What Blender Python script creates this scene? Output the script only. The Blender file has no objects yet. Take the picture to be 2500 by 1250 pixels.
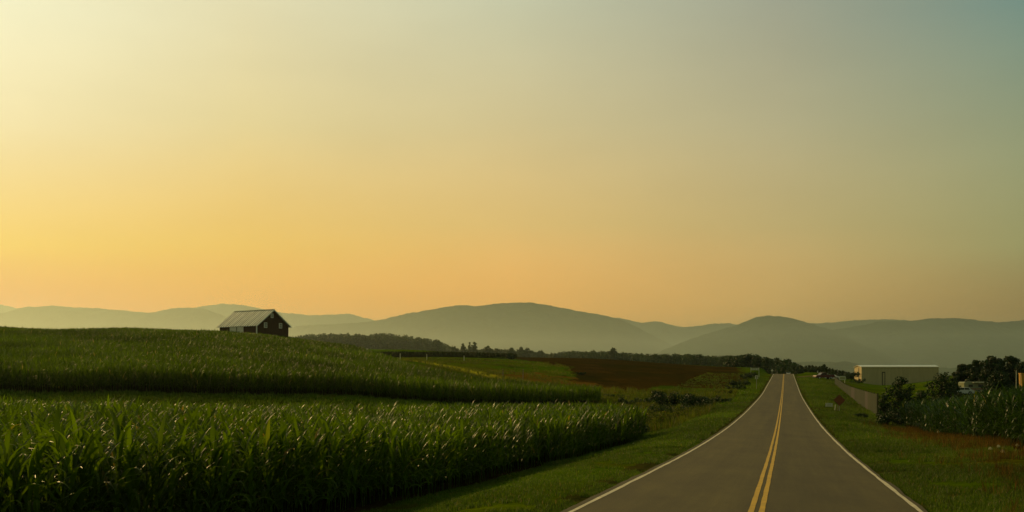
import bpy, math, random
import numpy as np
from mathutils import Vector, Matrix
R = math.radians
random.seed(7); rng = np.random.default_rng(7)
scene = bpy.context.scene
COL = scene.collection
F = 2500.0; HZ = 905.0; CX = 1250.0        # focal length in photo pixels, eye-level row, centre column

# ------------------------------------------------------------------ camera
cam_d = bpy.data.cameras.new("camera"); cam = bpy.data.objects.new("camera", cam_d); COL.objects.link(cam)
cam.location = (0, 0, 0); cam.rotation_euler = (R(90), 0, 0)
cam_d.sensor_width = 36; cam_d.lens = 36.0; cam_d.shift_y = (HZ - 625) / 2500.0
cam_d.clip_start = 0.1; cam_d.clip_end = 60000
scene.camera = cam

# ------------------------------------------------------------------ light
SUN_AZ, SUN_EL = -38.0, 24.0               # degrees: azimuth from +Y (minus = left), elevation
sun_dir = Vector((math.sin(R(SUN_AZ)) * math.cos(R(SUN_EL)), math.cos(R(SUN_AZ)) * math.cos(R(SUN_EL)), math.sin(R(SUN_EL))))
sl = bpy.data.lights.new("sun", 'SUN'); so = bpy.data.objects.new("sun", sl); COL.objects.link(so)
sl.energy = 2.5; sl.angle = R(0.5); sl.color = (1.0, 0.66, 0.24)
so.rotation_euler = sun_dir.to_track_quat('Z', 'Y').to_euler(); so.location = (-300, 300, 200)

def lin(c):
    return tuple(((v / 255) / 12.92 if v / 255 <= .04045 else ((v / 255 + .055) / 1.055) ** 2.4) for v in c)

world = bpy.data.worlds.new("World"); scene.world = world; world.use_nodes = True
nt = world.node_tree; N = nt.nodes; L = nt.links; N.clear()
def nd(t, **k):
    n = N.new(t)
    for a, b in k.items(): setattr(n, a, b)
    return n
def mth(op, a, b=None, c=None):
    n = nd('ShaderNodeMath', operation=op)
    for i, v in enumerate((a, b, c)):
        if v is None: continue
        if isinstance(v, (int, float)): n.inputs[i].default_value = v
        else: L.new(v, n.inputs[i])
    return n.outputs[0]
out = nd('ShaderNodeOutputWorld'); bg = nd('ShaderNodeBackground'); bg.inputs['Strength'].default_value = 0.1
sky = nd('ShaderNodeTexSky', sky_type='NISHITA'); sky.sun_disc = False
sky.sun_elevation = R(SUN_EL); sky.sun_rotation = R(SUN_AZ); sky.air_density = 2.0; sky.dust_density = 6.0
tc = nd('ShaderNodeTexCoord'); sep = nd('ShaderNodeSeparateXYZ'); L.new(tc.outputs['Generated'], sep.inputs[0])
X_, Y_, Z_ = sep.outputs
h2 = mth('SQRT', mth('ADD', mth('MULTIPLY', X_, X_), mth('MULTIPLY', Y_, Y_)))
h2 = mth('MAXIMUM', h2, 1e-4)
dot = mth('DIVIDE', mth('ADD', mth('MULTIPLY', X_, math.sin(R(SUN_AZ))), mth('MULTIPLY', Y_, math.cos(R(SUN_AZ)))), h2)
adiff = mth('ARCCOSINE', mth('MINIMUM', mth('MAXIMUM', dot, -1.0), 1.0))      # azimuth away from the sun
elev = mth('MULTIPLY', mth('ARCTAN2', mth('MAXIMUM', Z_, 0.0), h2), 1 / R(90))
# hazy morning sky: colour by elevation for five bearings away from the sun
SKYC = [  # column px, [(row, rgb) ...], zenith rgb
 (0, [(0, (223.8, 224.9, 194.9)), (300, (229.7, 214.9, 168.6)), (600, (238.5, 187.4, 71.0)), (780, (237.9, 65.7, 6.6))], (190, 178, 105)),
 (600, [(0, (225.1, 218.2, 179.4)), (300, (227.4, 208.4, 151.0)), (600, (247.6, 191.9, 80.3)), (780, (265.1, 152.2, 6.6))], (165, 158, 98)),
 (1250, [(0, (201.7, 202.9, 171.4)), (300, (213.8, 196.5, 145.6)), (550, (239.1, 196.7, 117.2)), (780, (287.5, 188.6, 64.8))], (140, 138, 88)),
 (1900, [(0, (160.4, 163.6, 143.1)), (300, (186.7, 178.2, 138.9)), (550, (204.3, 179.0, 117.8)), (790, (250.8, 185.4, 91.8))], (112, 114, 80)),
 (2500, [(0, (115.7, 144.5, 133.9)), (300, (150.1, 158.5, 123.9)), (600, (168.5, 162.5, 105.5)), (790, (177.7, 121.5, 46.2))], (92, 98, 72)),
]
prev = None
for (px, rows, zen) in SKYC:
    az = math.atan((px - CX) / F); diff = az - R(SUN_AZ)
    rp = nd('ShaderNodeValToRGB'); rp.color_ramp.interpolation = 'B_SPLINE' if False else 'EASE'
    rp.color_ramp.interpolation = 'LINEAR'
    st = []
    for (py, c) in rows:
        e = math.atan((HZ - py) / F * math.cos(az)) / R(90); st.append((max(e, 0), lin(c)))
    st.append((0.6, lin(zen))); st.append((1.0, lin(zen))); st.sort()
    cr = rp.color_ramp
    while len(cr.elements) < len(st): cr.elements.new(0.5)
    for el, (p, c) in zip(cr.elements, st): el.position = p; el.color = (*c, 1)
    L.new(elev, rp.inputs[0])
    if prev is None: prev = (rp.outputs[0], diff); continue
    mr = nd('ShaderNodeMapRange'); mr.interpolation_type = 'LINEAR'
    mr.inputs['From Min'].default_value = prev[1]; mr.inputs['From Max'].default_value = diff
    L.new(adiff, mr.inputs['Value'])
    mx = nd('ShaderNodeMix', data_type='RGBA'); L.new(mr.outputs[0], mx.inputs[0]); L.new(prev[0], mx.inputs[6]); L.new(rp.outputs[0], mx.inputs[7])
    prev = (mx.outputs[2], diff)
# faint uneven haze streaks
nz = nd('ShaderNodeTexNoise'); nz.inputs['Scale'].default_value = 5.0; nz.inputs['Detail'].default_value = 5
mp = nd('ShaderNodeMapping'); mp.inputs['Scale'].default_value = (1, 1, 3.5); L.new(tc.outputs['Generated'], mp.inputs[0]); L.new(mp.outputs[0], nz.inputs['Vector'])
nv = mth('MULTIPLY_ADD', nz.outputs[0], 0.14, 0.93)
vm = nd('ShaderNodeVectorMath', operation='SCALE'); L.new(prev[0], vm.inputs[0]); L.new(mth('MULTIPLY', nv, 10.0), vm.inputs['Scale'])
nsc = nd('ShaderNodeVectorMath', operation='SCALE'); L.new(sky.outputs[0], nsc.inputs[0]); nsc.inputs['Scale'].default_value = 0.5
mxs = nd('ShaderNodeMix', data_type='RGBA'); mxs.inputs[0].default_value = 0.06
L.new(vm.outputs[0], mxs.inputs[6]); L.new(nsc.outputs[0], mxs.inputs[7])
L.new(mxs.outputs[2], bg.inputs[0]); L.new(bg.outputs[0], out.inputs[0])

scene.view_settings.view_transform = 'Standard'; scene.view_settings.look = 'None'
scene.view_settings.exposure = 0.0; scene.view_settings.gamma = 1.0
scene.cycles.volume_bounces = 1
scene.cycles.max_bounces = 6

# ------------------------------------------------------------------ helpers
def tag(o, label=None, cat=None, group=None, kind=None):
    if label: o['label'] = label
    if cat: o['category'] = cat
    if group: o['group'] = group
    if kind: o['kind'] = kind
    return o
def empty(name, loc, rz=0, **k):
    o = bpy.data.objects.new(name, None); COL.objects.link(o); o.location = loc; o.rotation_euler = (0, 0, rz)
    o.empty_display_size = 0.2
    return tag(o, **k)
def obj(name, me, m=None, parent=None, loc=None):
    o = bpy.data.objects.new(name, me); COL.objects.link(o)
    if m: me.materials.append(m) if isinstance(m, bpy.types.Material) else [me.materials.append(q) for q in m]
    if parent: o.parent = parent
    if loc: o.location = loc
    return o
def np_mesh(name, V, Fc, smooth=False, cols=None):
    me = bpy.data.meshes.new(name); V = np.ascontiguousarray(V, dtype=np.float32); Fc = np.ascontiguousarray(Fc, dtype=np.int32)
    k = Fc.shape[1]; n = len(Fc)
    me.vertices.add(len(V)); me.vertices.foreach_set('co', V.ravel())
    me.loops.add(n * k); me.loops.foreach_set('vertex_index', Fc.ravel())
    me.polygons.add(n); me.polygons.foreach_set('loop_start', np.arange(n, dtype=np.int32) * k)
    me.polygons.foreach_set('loop_total', np.full(n, k, dtype=np.int32))
    if smooth: me.polygons.foreach_set('use_smooth', np.ones(n, dtype=bool))
    me.update(calc_edges=True)
    if cols is not None:
        a = me.color_attributes.new('cover', 'FLOAT_COLOR', 'POINT')
        c4 = np.ones((len(V), 4), dtype=np.float32); c4[:, :3] = cols; a.data.foreach_set('color', c4.ravel())
    return me
class MB:
    def __init__(s): s.v = []; s.f = []
    def add(s, vs, fs):
        n = len(s.v); s.v += [tuple(v) for v in vs]; s.f += [tuple(i + n for i in f) for f in fs]; return s
    def box(s, c, d, rz=0, rx=0, ry=0):
        M = Matrix.Translation(c) @ Matrix.Rotation(rz, 4, 'Z') @ Matrix.Rotation(rx, 4, 'X') @ Matrix.Rotation(ry, 4, 'Y')
        vs = [M @ Vector((x * d[0] / 2, y * d[1] / 2, z * d[2] / 2)) for x in (-1, 1) for y in (-1, 1) for z in (-1, 1)]
        return s.add(vs, [(0, 1, 3, 2), (4, 6, 7, 5), (0, 4, 5, 1), (2, 3, 7, 6), (0, 2, 6, 4), (1, 5, 7, 3)])
    def prism(s, pts, axis, a, b):
        # polygon pts (2D) extruded along axis from a to b
        def P(p, t):
            return {'x': (t, p[0], p[1]), 'y': (p[0], t, p[1]), 'z': (p[0], p[1], t)}[axis]
        n = len(pts); vs = [P(p, a) for p in pts] + [P(p, b) for p in pts]
        fs = [tuple(range(n))[::-1], tuple(range(n, 2 * n))] + [(i, (i + 1) % n, n + (i + 1) % n, n + i) for i in range(n)]
        return s.add(vs, fs)
    def tube(s, pts, rad, n=8):
        pts = [Vector(p) for p in pts]; rad = rad if isinstance(rad, (list, tuple)) else [rad] * len(pts)
        rings = []
        for i, p in enumerate(pts):
            d = (pts[min(i + 1, len(pts) - 1)] - pts[max(i - 1, 0)]).normalized()
            a = d.orthogonal().normalized() if i == 0 else (a - a.dot(d) * d).normalized()
            b = d.cross(a)
            rings.append([p + (a * math.cos(2 * math.pi * k / n) + b * math.sin(2 * math.pi * k / n)) * rad[i] for k in range(n)])
        vs = [v for r in rings for v in r]; fs = []
        for i in range(len(pts) - 1):
            for k in range(n): fs.append((i * n + k, i * n + (k + 1) % n, (i + 1) * n + (k + 1) % n, (i + 1) * n + k))
        fs.append(tuple(range(n))[::-1]); fs.append(tuple((len(pts) - 1) * n + k for k in range(n)))
        return s.add(vs, fs)
    def mesh(s, name):
        me = bpy.data.meshes.new(name); me.from_pydata(s.v, [], s.f); me.update(); return me
    def build(s, name, m, parent=None, smooth=False):
        me = s.mesh(name)
        if smooth: me.polygons.foreach_set('use_smooth', [True] * len(me.polygons))
        return obj(name, me, m, parent)

def mat(name, c, rough=0.8, var=0.25, scale=3.0, bump=0.0, bscale=None, metal=0.0, c2=None, spec=0.3, stretch=None, attr=None, island=0.0):
    m = bpy.data.materials.new(name); m.use_nodes = True; t = m.node_tree; n = t.nodes; l = t.links
    p = n['Principled BSDF']; p.inputs['Roughness'].default_value = rough; p.inputs['Metallic'].default_value = metal
    p.inputs['Specular IOR Level'].default_value = spec
    co = n.new('ShaderNodeTexCoord'); src = co.outputs['Object']
    if stretch:
        mp = n.new('ShaderNodeMapping'); mp.inputs['Scale'].default_value = stretch; l.new(src, mp.inputs[0]); src = mp.outputs[0]
    nz = n.new('ShaderNodeTexNoise'); nz.inputs['Scale'].default_value = scale; nz.inputs['Detail'].default_value = 6; nz.inputs['Roughness'].default_value = .65
    l.new(src, nz.inputs['Vector'])
    mr = n.new('ShaderNodeMapRange'); mr.inputs['From Min'].default_value = .3; mr.inputs['From Max'].default_value = .7
    l.new(nz.outputs[0], mr.inputs['Value'])
    mx = n.new('ShaderNodeMix'); mx.data_type = 'RGBA'; l.new(mr.outputs[0], mx.inputs[0])
    ca = tuple(v * (1 - var) for v in c); cb = c2 if c2 else tuple(min(1, v * (1 + var)) for v in c)
    mx.inputs[6].default_value = (*ca, 1); mx.inputs[7].default_value = (*cb, 1)
    res = mx.outputs[2]
    if attr:
        at = n.new('ShaderNodeAttribute'); at.attribute_name = attr
        mu = n.new('ShaderNodeMix'); mu.data_type = 'RGBA'; mu.blend_type = 'MULTIPLY'; mu.inputs[0].default_value = 1
        l.new(res, mu.inputs[6]); l.new(at.outputs['Color'], mu.inputs[7]); res = mu.outputs[2]
    if island:
        ge = n.new('ShaderNodeNewGeometry'); m2 = n.new('ShaderNodeMapRange'); l.new(ge.outputs['Random Per Island'], m2.inputs['Value'])
        m2.inputs['To Min'].default_value = 1 - island; m2.inputs['To Max'].default_value = 1 + island
        vs = n.new('ShaderNodeVectorMath'); vs.operation = 'SCALE'; l.new(res, vs.inputs[0]); l.new(m2.outputs[0], vs.inputs['Scale']); res = vs.outputs[0]
    l.new(res, p.inputs['Base Color'])
    if bump:
        nb = n.new('ShaderNodeTexNoise'); nb.inputs['Scale'].default_value = bscale or scale * 4; nb.inputs['Detail'].default_value = 5
        l.new(src, nb.inputs['Vector']); bp = n.new('ShaderNodeBump'); bp.inputs['Strength'].default_value = 1; bp.inputs['Distance'].default_value = bump
        l.new(nb.outputs[0], bp.inputs['Height']); l.new(bp.outputs[0], p.inputs['Normal'])
    return m
def leaf_mat(name, c, trans, rough=0.4, spec=0.5, mixf=0.35, dry=0.03, dryc=(.28, .2, .1)):
    m = bpy.data.materials.new(name); m.use_nodes = True; t = m.node_tree; n = t.nodes; l = t.links
    p = n['Principled BSDF']; p.inputs['Roughness'].default_value = rough; p.inputs['Specular IOR Level'].default_value = spec
    ge = n.new('ShaderNodeNewGeometry'); rnd = ge.outputs['Random Per Island']
    cr = n.new('ShaderNodeValToRGB'); l.new(rnd, cr.inputs[0]); e = cr.color_ramp
    e.elements[0].position = 0; e.elements[0].color = (*[v * .55 for v in c], 1)
    e.elements[1].position = 1 - dry; e.elements[1].color = (c[0] * 1.5, c[1] * 1.35, c[2] * 1.2, 1)
    if dry > 0:
        q = e.elements.new(1 - dry * .9); q.color = (*dryc, 1)
    tcx = n.new('ShaderNodeTexCoord'); pn = n.new('ShaderNodeTexNoise'); pn.inputs['Scale'].default_value = .055; pn.inputs['Detail'].default_value = 4; l.new(tcx.outputs['Object'], pn.inputs['Vector'])
    pr = n.new('ShaderNodeMapRange'); pr.inputs['From Min'].default_value = .35; pr.inputs['From Max'].default_value = .65; pr.inputs['To Min'].default_value = .62; pr.inputs['To Max'].default_value = 1.3; l.new(pn.outputs[0], pr.inputs['Value'])
    cv = n.new('ShaderNodeVectorMath'); cv.operation = 'SCALE'; l.new(cr.outputs[0], cv.inputs[0]); l.new(pr.outputs[0], cv.inputs['Scale'])
    l.new(cv.outputs[0], p.inputs['Base Color'])
    tr = n.new('ShaderNodeBsdfTranslucent')
    sc = n.new('ShaderNodeVectorMath'); sc.operation = 'MULTIPLY'; l.new(cv.outputs[0], sc.inputs[0]); sc.inputs[1].default_value = trans
    l.new(sc.outputs[0], tr.inputs[0])
    ms = n.new('ShaderNodeMixShader'); ms.inputs[0].default_value = mixf
    l.new(p.outputs[0], ms.inputs[1]); l.new(tr.outputs[0], ms.inputs[2]); l.new(ms.outputs[0], n['Material Output'].inputs['Surface'])
    return m

# ------------------------------------------------------------------ terrain height
RD_Y = np.array([-3000, -200, 0, 19.4, 29.6, 44, 70, 98, 125, 155, 185, 223, 283, 322, 344, 362, 390, 430, 500, 700, 1200, 14000.])
RD_Z = np.array([0, 1.0, -2.05, -2.67, -3.02, -3.48, -3.98, -4.2, -4.22, -4.2, -3.98, -3.3, -2.27, -1.55, -1.12, -1.1, -1.45, -2.4, -4.6, -8, -14, -30.])
# smoothed profile
_yy = np.concatenate([np.arange(-60, 800, 1.0)]); _zz = np.interp(_yy, RD_Y, RD_Z)
_k = np.exp(-0.5 * (np.arange(-18, 19) / 7.0) ** 2); _k /= _k.sum()
_zs = np.convolve(np.pad(_zz, 18, mode='edge'), _k, 'valid')
def road_z(y):
    y = np.asarray(y, float)
    return np.where((y > -55) & (y < 790), np.interp(y, _yy, _zs), np.interp(y, RD_Y, RD_Z))
TH = math.atan(.267); rs, rc = math.sin(TH), math.cos(TH)
def to_road(X, Y):
    X = np.asarray(X) + .55; return X * rs + np.asarray(Y) * rc, X * rc - np.asarray(Y) * rs      # along, across (right +)
def from_road(s, t):
    return s * rs + t * rc - .55, s * rc - t * rs
CP = {
 -200: [(15,-3.1),(25,-3.2),(50,-3.6),(75,-3.8),(100,-1.2),(140,2.2),(180,5.4),(230,8.0),(280,9.0),(400,9),(700,10)],
 0:    [(15,-3.3),(25,-3.5),(50,-4.0),(66,-4.25),(80,-4.1),(100,-1.9),(140,1.3),(180,4.6),(230,7.3),(280,8.3),(400,8),(700,12)],
 300:  [(20,-3.6),(50,-4.1),(78,-4.4),(102,-2.0),(150,1.5),(190,4.7),(230,7.1),(300,7.6),(400,6),(700,12)],
 620:  [(20,-3.8),(50,-4.3),(82,-4.7),(105,-2.5),(150,.8),(190,4.0),(230,6.6),(300,6.3),(400,5),(700,14)],
 850:  [(25,-4.0),(60,-4.5),(86,-4.9),(112,-3.0),(160,-.2),(215,3.0),(260,3.6),(350,4.0),(450,8),(600,12),(800,17),(950,19)],
 1000: [(40,-4.3),(90,-5.1),(122,-3.5),(160,-1.7),(190,-.2),(240,2.3),(300,3.4),(370,4.8),(450,8),(600,12.3),(800,15),(950,16)],
 1240: [(50,-4.6),(92,-5.2),(132,-4.5),(160,-3.5),(200,-1.9),(260,1.0),(350,3.6),(450,6),(600,8),(800,9.5),(950,10)],
 1460: [(60,-4.8),(100,-5.2),(150,-4.8),(200,-3.5),(260,-1.0),(350,2.5),(450,5.2),(600,6.6),(800,7)],
 1650: [(60,-4.6),(100,-5.2),(140,-5.2),(180,-4.8),(220,-3.2),(300,-.3),(400,2.0),(500,3.1),(700,4)],
 1800: [(60,-4.1),(100,-4.6),(150,-4.7),(200,-4.0),(260,-2.3),(330,-.2),(400,1.3),(500,1.5),(700,1.5)],
 2000: [(60,-4.3),(100,-5.0),(150,-4.7),(200,-3.6),(260,-2.6),(330,-1.4),(440,-1.0),(600,-2),(900,-6)],
 2140: [(50,-4.0),(80,-5.0),(118,-5.2),(160,-5.0),(220,-4.7),(300,-5.0),(400,-5.6),(600,-4.5),(900,-6)],
 2350: [(35,-2.9),(60,-4.0),(90,-4.8),(120,-4.9),(200,-4.5),(300,-3.4),(370,-2.4),(500,-2),(900,-4)],
 2500: [(20,-2.4),(38,-3.0),(60,-3.6),(100,-4.2),(200,-3.9),(300,-3),(500,-1),(900,-2)],
 2800: [(20,-2.3),(40,-2.9),(100,-4),(300,-2),(800,0)],
}
pts = []; 
for px, lst in CP.items():
    u = (px - CX) / F
    for d, z in lst: pts.append((u, math.log(d), z))
for px in range(-200, 2801, 300):
    u = (px - CX) / F
    pts += [(u, math.log(1500), -8), (u, math.log(3000), -22), (u, math.log(9000), -28)]
for px in (1600, 1900, 2200, 2600):
    pts.append(((px - CX) / F, math.log(22), -2.9))
P_ = np.array(pts); SU = 5.0
def _phi(r2): return 0.5 * r2 * np.log(r2 + 1e-9)
A = np.stack([P_[:, 0] * SU, P_[:, 1]], 1); n_ = len(A)
D2 = ((A[:, None] - A[None]) ** 2).sum(2); K = _phi(D2) + np.eye(n_) * 2e-3
T = np.concatenate([np.ones((n_, 1)), A], 1)
W = np.linalg.solve(np.block([[K, T], [T.T, np.zeros((3, 3))]]), np.concatenate([P_[:, 2], np.zeros(3)]))
def vnoise(x, y, seed=0):
    x = np.asarray(x, float); y = np.asarray(y, float); xi = np.floor(x); yi = np.floor(y); fx = x - xi; fy = y - yi
    fx = fx * fx * (3 - 2 * fx); fy = fy * fy * (3 - 2 * fy)
    def h(a, b):
        v = np.sin(a * 127.1 + b * 311.7 + seed * 74.7) * 43758.5453; return v - np.floor(v)
    return (h(xi, yi) * (1 - fx) + h(xi + 1, yi) * fx) * (1 - fy) + (h(xi, yi + 1) * (1 - fx) + h(xi + 1, yi + 1) * fx) * fy
def fbm(x, y, o=4, seed=0):
    s = 0; a = .5; 
    for i in range(o): s = s + a * vnoise(x * 2 ** i, y * 2 ** i, seed + i); a *= .5
    return s / (1 - .5 ** o)
def gz(X, Y):
    X = np.atleast_1d(np.asarray(X, float)); Y = np.atleast_1d(np.asarray(Y, float)); shp = X.shape; X = X.ravel(); Y = Y.ravel()
    d = np.clip(Y, 14, 9000); u = np.clip(X / d, -.62, .62); res = np.empty(len(X))
    for i in range(0, len(X), 20000):
        q = np.stack([u[i:i + 20000] * SU, np.log(d[i:i + 20000])], 1)
        r2 = ((q[:, None] - A[None]) ** 2).sum(2)
        res[i:i + 20000] = _phi(r2) @ W[:n_] + W[n_] + q @ W[n_ + 1:]
    s, t = to_road(X, Y); yc = s * rc
    zr = road_z(yc); a = np.abs(t); w = np.clip((10.5 - a) / 6.0, 0, 1); w = w * w * (3 - 2 * w); w = w * np.clip((900 - yc) / 300, 0, 1)
    res = res * (1 - w) + (zr - .03) * w
    res = res + (fbm(X * .35, Y * .35, 3, 5) - .5) * .12 * np.clip((a - 4.2) / 2, 0, 1)
    res = np.where((a < 3.85) & (yc < 800), zr - .07, res)
    return res.reshape(shp)
def g1(x, y): return float(gz(x, y)[0])
def at(px, d): return ((px - CX) / F * d, d)
def inpoly(px, py, poly):
    ins = np.zeros(px.shape, bool); n = len(poly)
    for i in range(n):
        x1, y1 = poly[i]; x2, y2 = poly[(i + 1) % n]
        c = ((y1 > py) != (y2 > py)) & (px < (x2 - x1) * (py - y1) / (y2 - y1 + 1e-12) + x1); ins ^= c
    return ins

# crop areas, as functions of position -----------------------------------
def in_b1(X, Y):
    s, t = to_road(X, Y); px = X / np.maximum(Y, 1) * F + CX
    far = np.interp(px, [-400, 0, 600, 1200, 1450, 1570], [62, 65, 76, 92, 90, 74])
    return (t < -11.2 + (Y - 29) * .044) & (Y < far) & (Y > 6) & (px < 1570) & (px > -700)
F2 = ([-500, 0, 300, 620, 1000, 1240, 1460], [98, 100, 102, 106, 122, 134, 150]); R2 = ([-500, 600, 720, 850, 900, 1000, 1100, 1200, 1300, 1460], [265, 262, 245, 224, 203, 175, 160, 156, 157, 159])
def in_b2(X, Y):
    px = X / np.maximum(Y, 1) * F + CX
    ok = (Y > np.interp(px, *F2)) & (Y < np.interp(px, *R2)) & (px < 1466) & (px > -450)
    # the barn stands in a cut-out of the crop
    q = np.stack([X + 56.1, Y - 225.0]); g = q[0] * .602 + q[1] * .799; l_ = q[0] * -.799 + q[1] * .602
    return ok & ~((g > -1.0) & (g < 10.2) & (l_ > -1.0) & (l_ < 14.2))
def in_b3(X, Y):
    px = X / np.maximum(Y, 1) * F + CX
    return (px > 820) & (px < 1262) & (Y > np.interp(px, [800, 1262], [362, 385])) & (Y < np.interp(px, [820, 1100, 1200, 1262], [470, 440, 400, 390]))
def in_b4(X, Y):
    px = X / np.maximum(Y, 1) * F + CX
    return (px > 1968) & (px < 2120) & (Y > 430) & (Y < 450)
def in_r(X, Y):
    s, t = to_road(X, Y)
    return (t > 9.1 + (Y - 38) * .035) & (t < 40) & (Y < 97 - (t - 11) * .25) & (Y > 10)

# ------------------------------------------------------------------ ground sheet
phs = np.concatenate([np.arange(-180, -42, 3.0), np.arange(-42, -31, .6), np.arange(-31, 31, .11), np.arange(31, 42, .6), np.arange(42, 180.1, 3.0)])
rr = [0.0, 2, 4, 6, 8]; r = 9.5
while r < 14500: rr.append(r); r *= 1.0125 if r < 700 else 1.06
rr = np.array(rr)
PH, RR = np.meshgrid(np.radians(phs), rr); GX = np.sin(PH) * RR; GY = np.cos(PH) * RR
GZ = gz(GX, GY)
nr, nc = GX.shape
V = np.stack([GX, GY, GZ], -1).reshape(-1, 3)
ii, jj = np.meshgrid(np.arange(nr - 1), np.arange(nc - 1), indexing='ij'); a = ii * nc + jj
FC = np.stack([a, a + 1, a + nc + 1, a + nc], -1).reshape(-1, 4)[:, ::-1]
x = V[:, 0]; y = V[:, 1]; px = x / np.maximum(y, 1) * F + CX; s_, t_ = to_road(x, y)
nA = fbm(x * .12, y * .12, 4, 1); nB = fbm(x * .5, y * .5, 4, 9); nC = fbm(x * .03, y * .03, 3, 17)
pxn = px + (nB - .5) * 70; yn = y * (1 + (nA - .5) * .26)
GRASS = np.array((.070, .132, .0010)); col = np.tile(GRASS, (len(V), 1))
def lerp(m, c):
    global col
    m = np.clip(m, 0, 1)[:, None]; col = col * (1 - m) + np.array(c) * m
lerp((nA - .45) * 3.5, (.095, .125, .002)); lerp((.44 - nA) * 4.0, (.040, .066, .002)); lerp((nB - .58) * 4, (.095, .085, .006))
lerp((nC - .5) * 3.0 * (nB > .45), (.050, .085, .002))
lerp((y > 375) * 1.0, (.08, .14, .002))
lerp((y > 1000) * 1.0, (.04, .05, .012))
brown = [(1245, 430), (1290, 620), (1500, 640), (1690, 560), (1800, 400), (1822, 250), (1790, 212), (1700, 206), (1600, 205), (1450, 186), (1385, 215), (1400, 250), (1385, 300), (1290, 340), (1240, 385)]
lerp(inpoly(pxn, yn, brown) * 1.0, (.046, .029, .004)); BR = inpoly(pxn, yn, brown)
lerp(BR * (nC - .42) * 4, (.032, .028, .003)); lerp(BR * (nA - .5) * 4, (.064, .036, .005)); lerp(BR * np.clip((nB - .6) * 6, 0, 1) * .6, (.020, .016, .003)); lerp(BR * np.clip((225 - y) / 40, 0, 1) * nB, (.10, .055, .006))
lerp(inpoly(pxn, yn, [(1200, 178), (1330, 172), (1480, 182), (1560, 190), (1500, 200), (1380, 232), (1300, 240), (1180, 215)]) * (.3 + nB), (.17, .09, .012))
lerp(inpoly(pxn, yn, [(1060, 215), (1250, 175), (1300, 215), (1120, 250)]) * nB * .8, (.12, .095, .01))
# mown track along the edge of the hill crop
trk = np.interp(px, [930, 1000, 1100, 1200, 1300], [285, 248, 226, 206, 194]); 
lerp(((px > 930) & (px < 1330)) * np.clip(1.3 - np.abs(y - trk - 3) / 9.0, 0, 1) * (1 - np.clip((px - 1200) / 130, 0, 1)), (.40, .37, .02))
lerp(((px < 1300) & (y > 60) & (y < 110)) * .75, (.030, .052, .001))
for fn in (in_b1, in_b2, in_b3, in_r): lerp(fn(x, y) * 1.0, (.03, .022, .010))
# red-brown seeding weeds at the foot of the right crop
edge = t_ - (9.1 + (y - 38) * .035)
lerp(((y > 10) & (y < 95)) * np.clip(1.15 - np.abs(edge + 1.2) / 1.6, 0, 1) * (.0 + nB * .9), (.092, .066, .005))
lerp(((t_ < -9.3) & (t_ > -11.8) & (y < 75)) * nB * .9, (.06, .035, .012))
# drainage cut and farm entrance that cross the verges
dit = np.clip(1.2 - np.abs(s_ - 116 + (t_ - 4) * .1 - (nB - .5) * 3) / 6.0, 0, 1) * ((t_ > 4.2) & (t_ < 26)); lerp(dit, (.020, .026, .004))
drv = np.clip(1.2 - np.abs(s_ - 141) / 4.0, 0, 1) * ((t_ < -3.6) & (t_ > -19)); lerp(drv, (.09, .08, .05))
dr2 = np.clip(1.2 - np.abs(s_ - 318 - (t_ - 4) * .5) / 6, 0, 1) * ((t_ > 3.2) & (t_ < 24)); lerp(dr2, (.16, .12, .07))
lerp(((np.abs(t_) > 3.3) & (np.abs(t_) < 4.0 + nB * .5)) * .7, (.05, .04, .015))
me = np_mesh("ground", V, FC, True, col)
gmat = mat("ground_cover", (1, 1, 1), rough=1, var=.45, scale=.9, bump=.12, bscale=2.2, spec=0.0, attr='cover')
tag(obj("ground", me, gmat), "rolling green verges, meadow and brown ploughed field", "ground", kind='structure')

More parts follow.
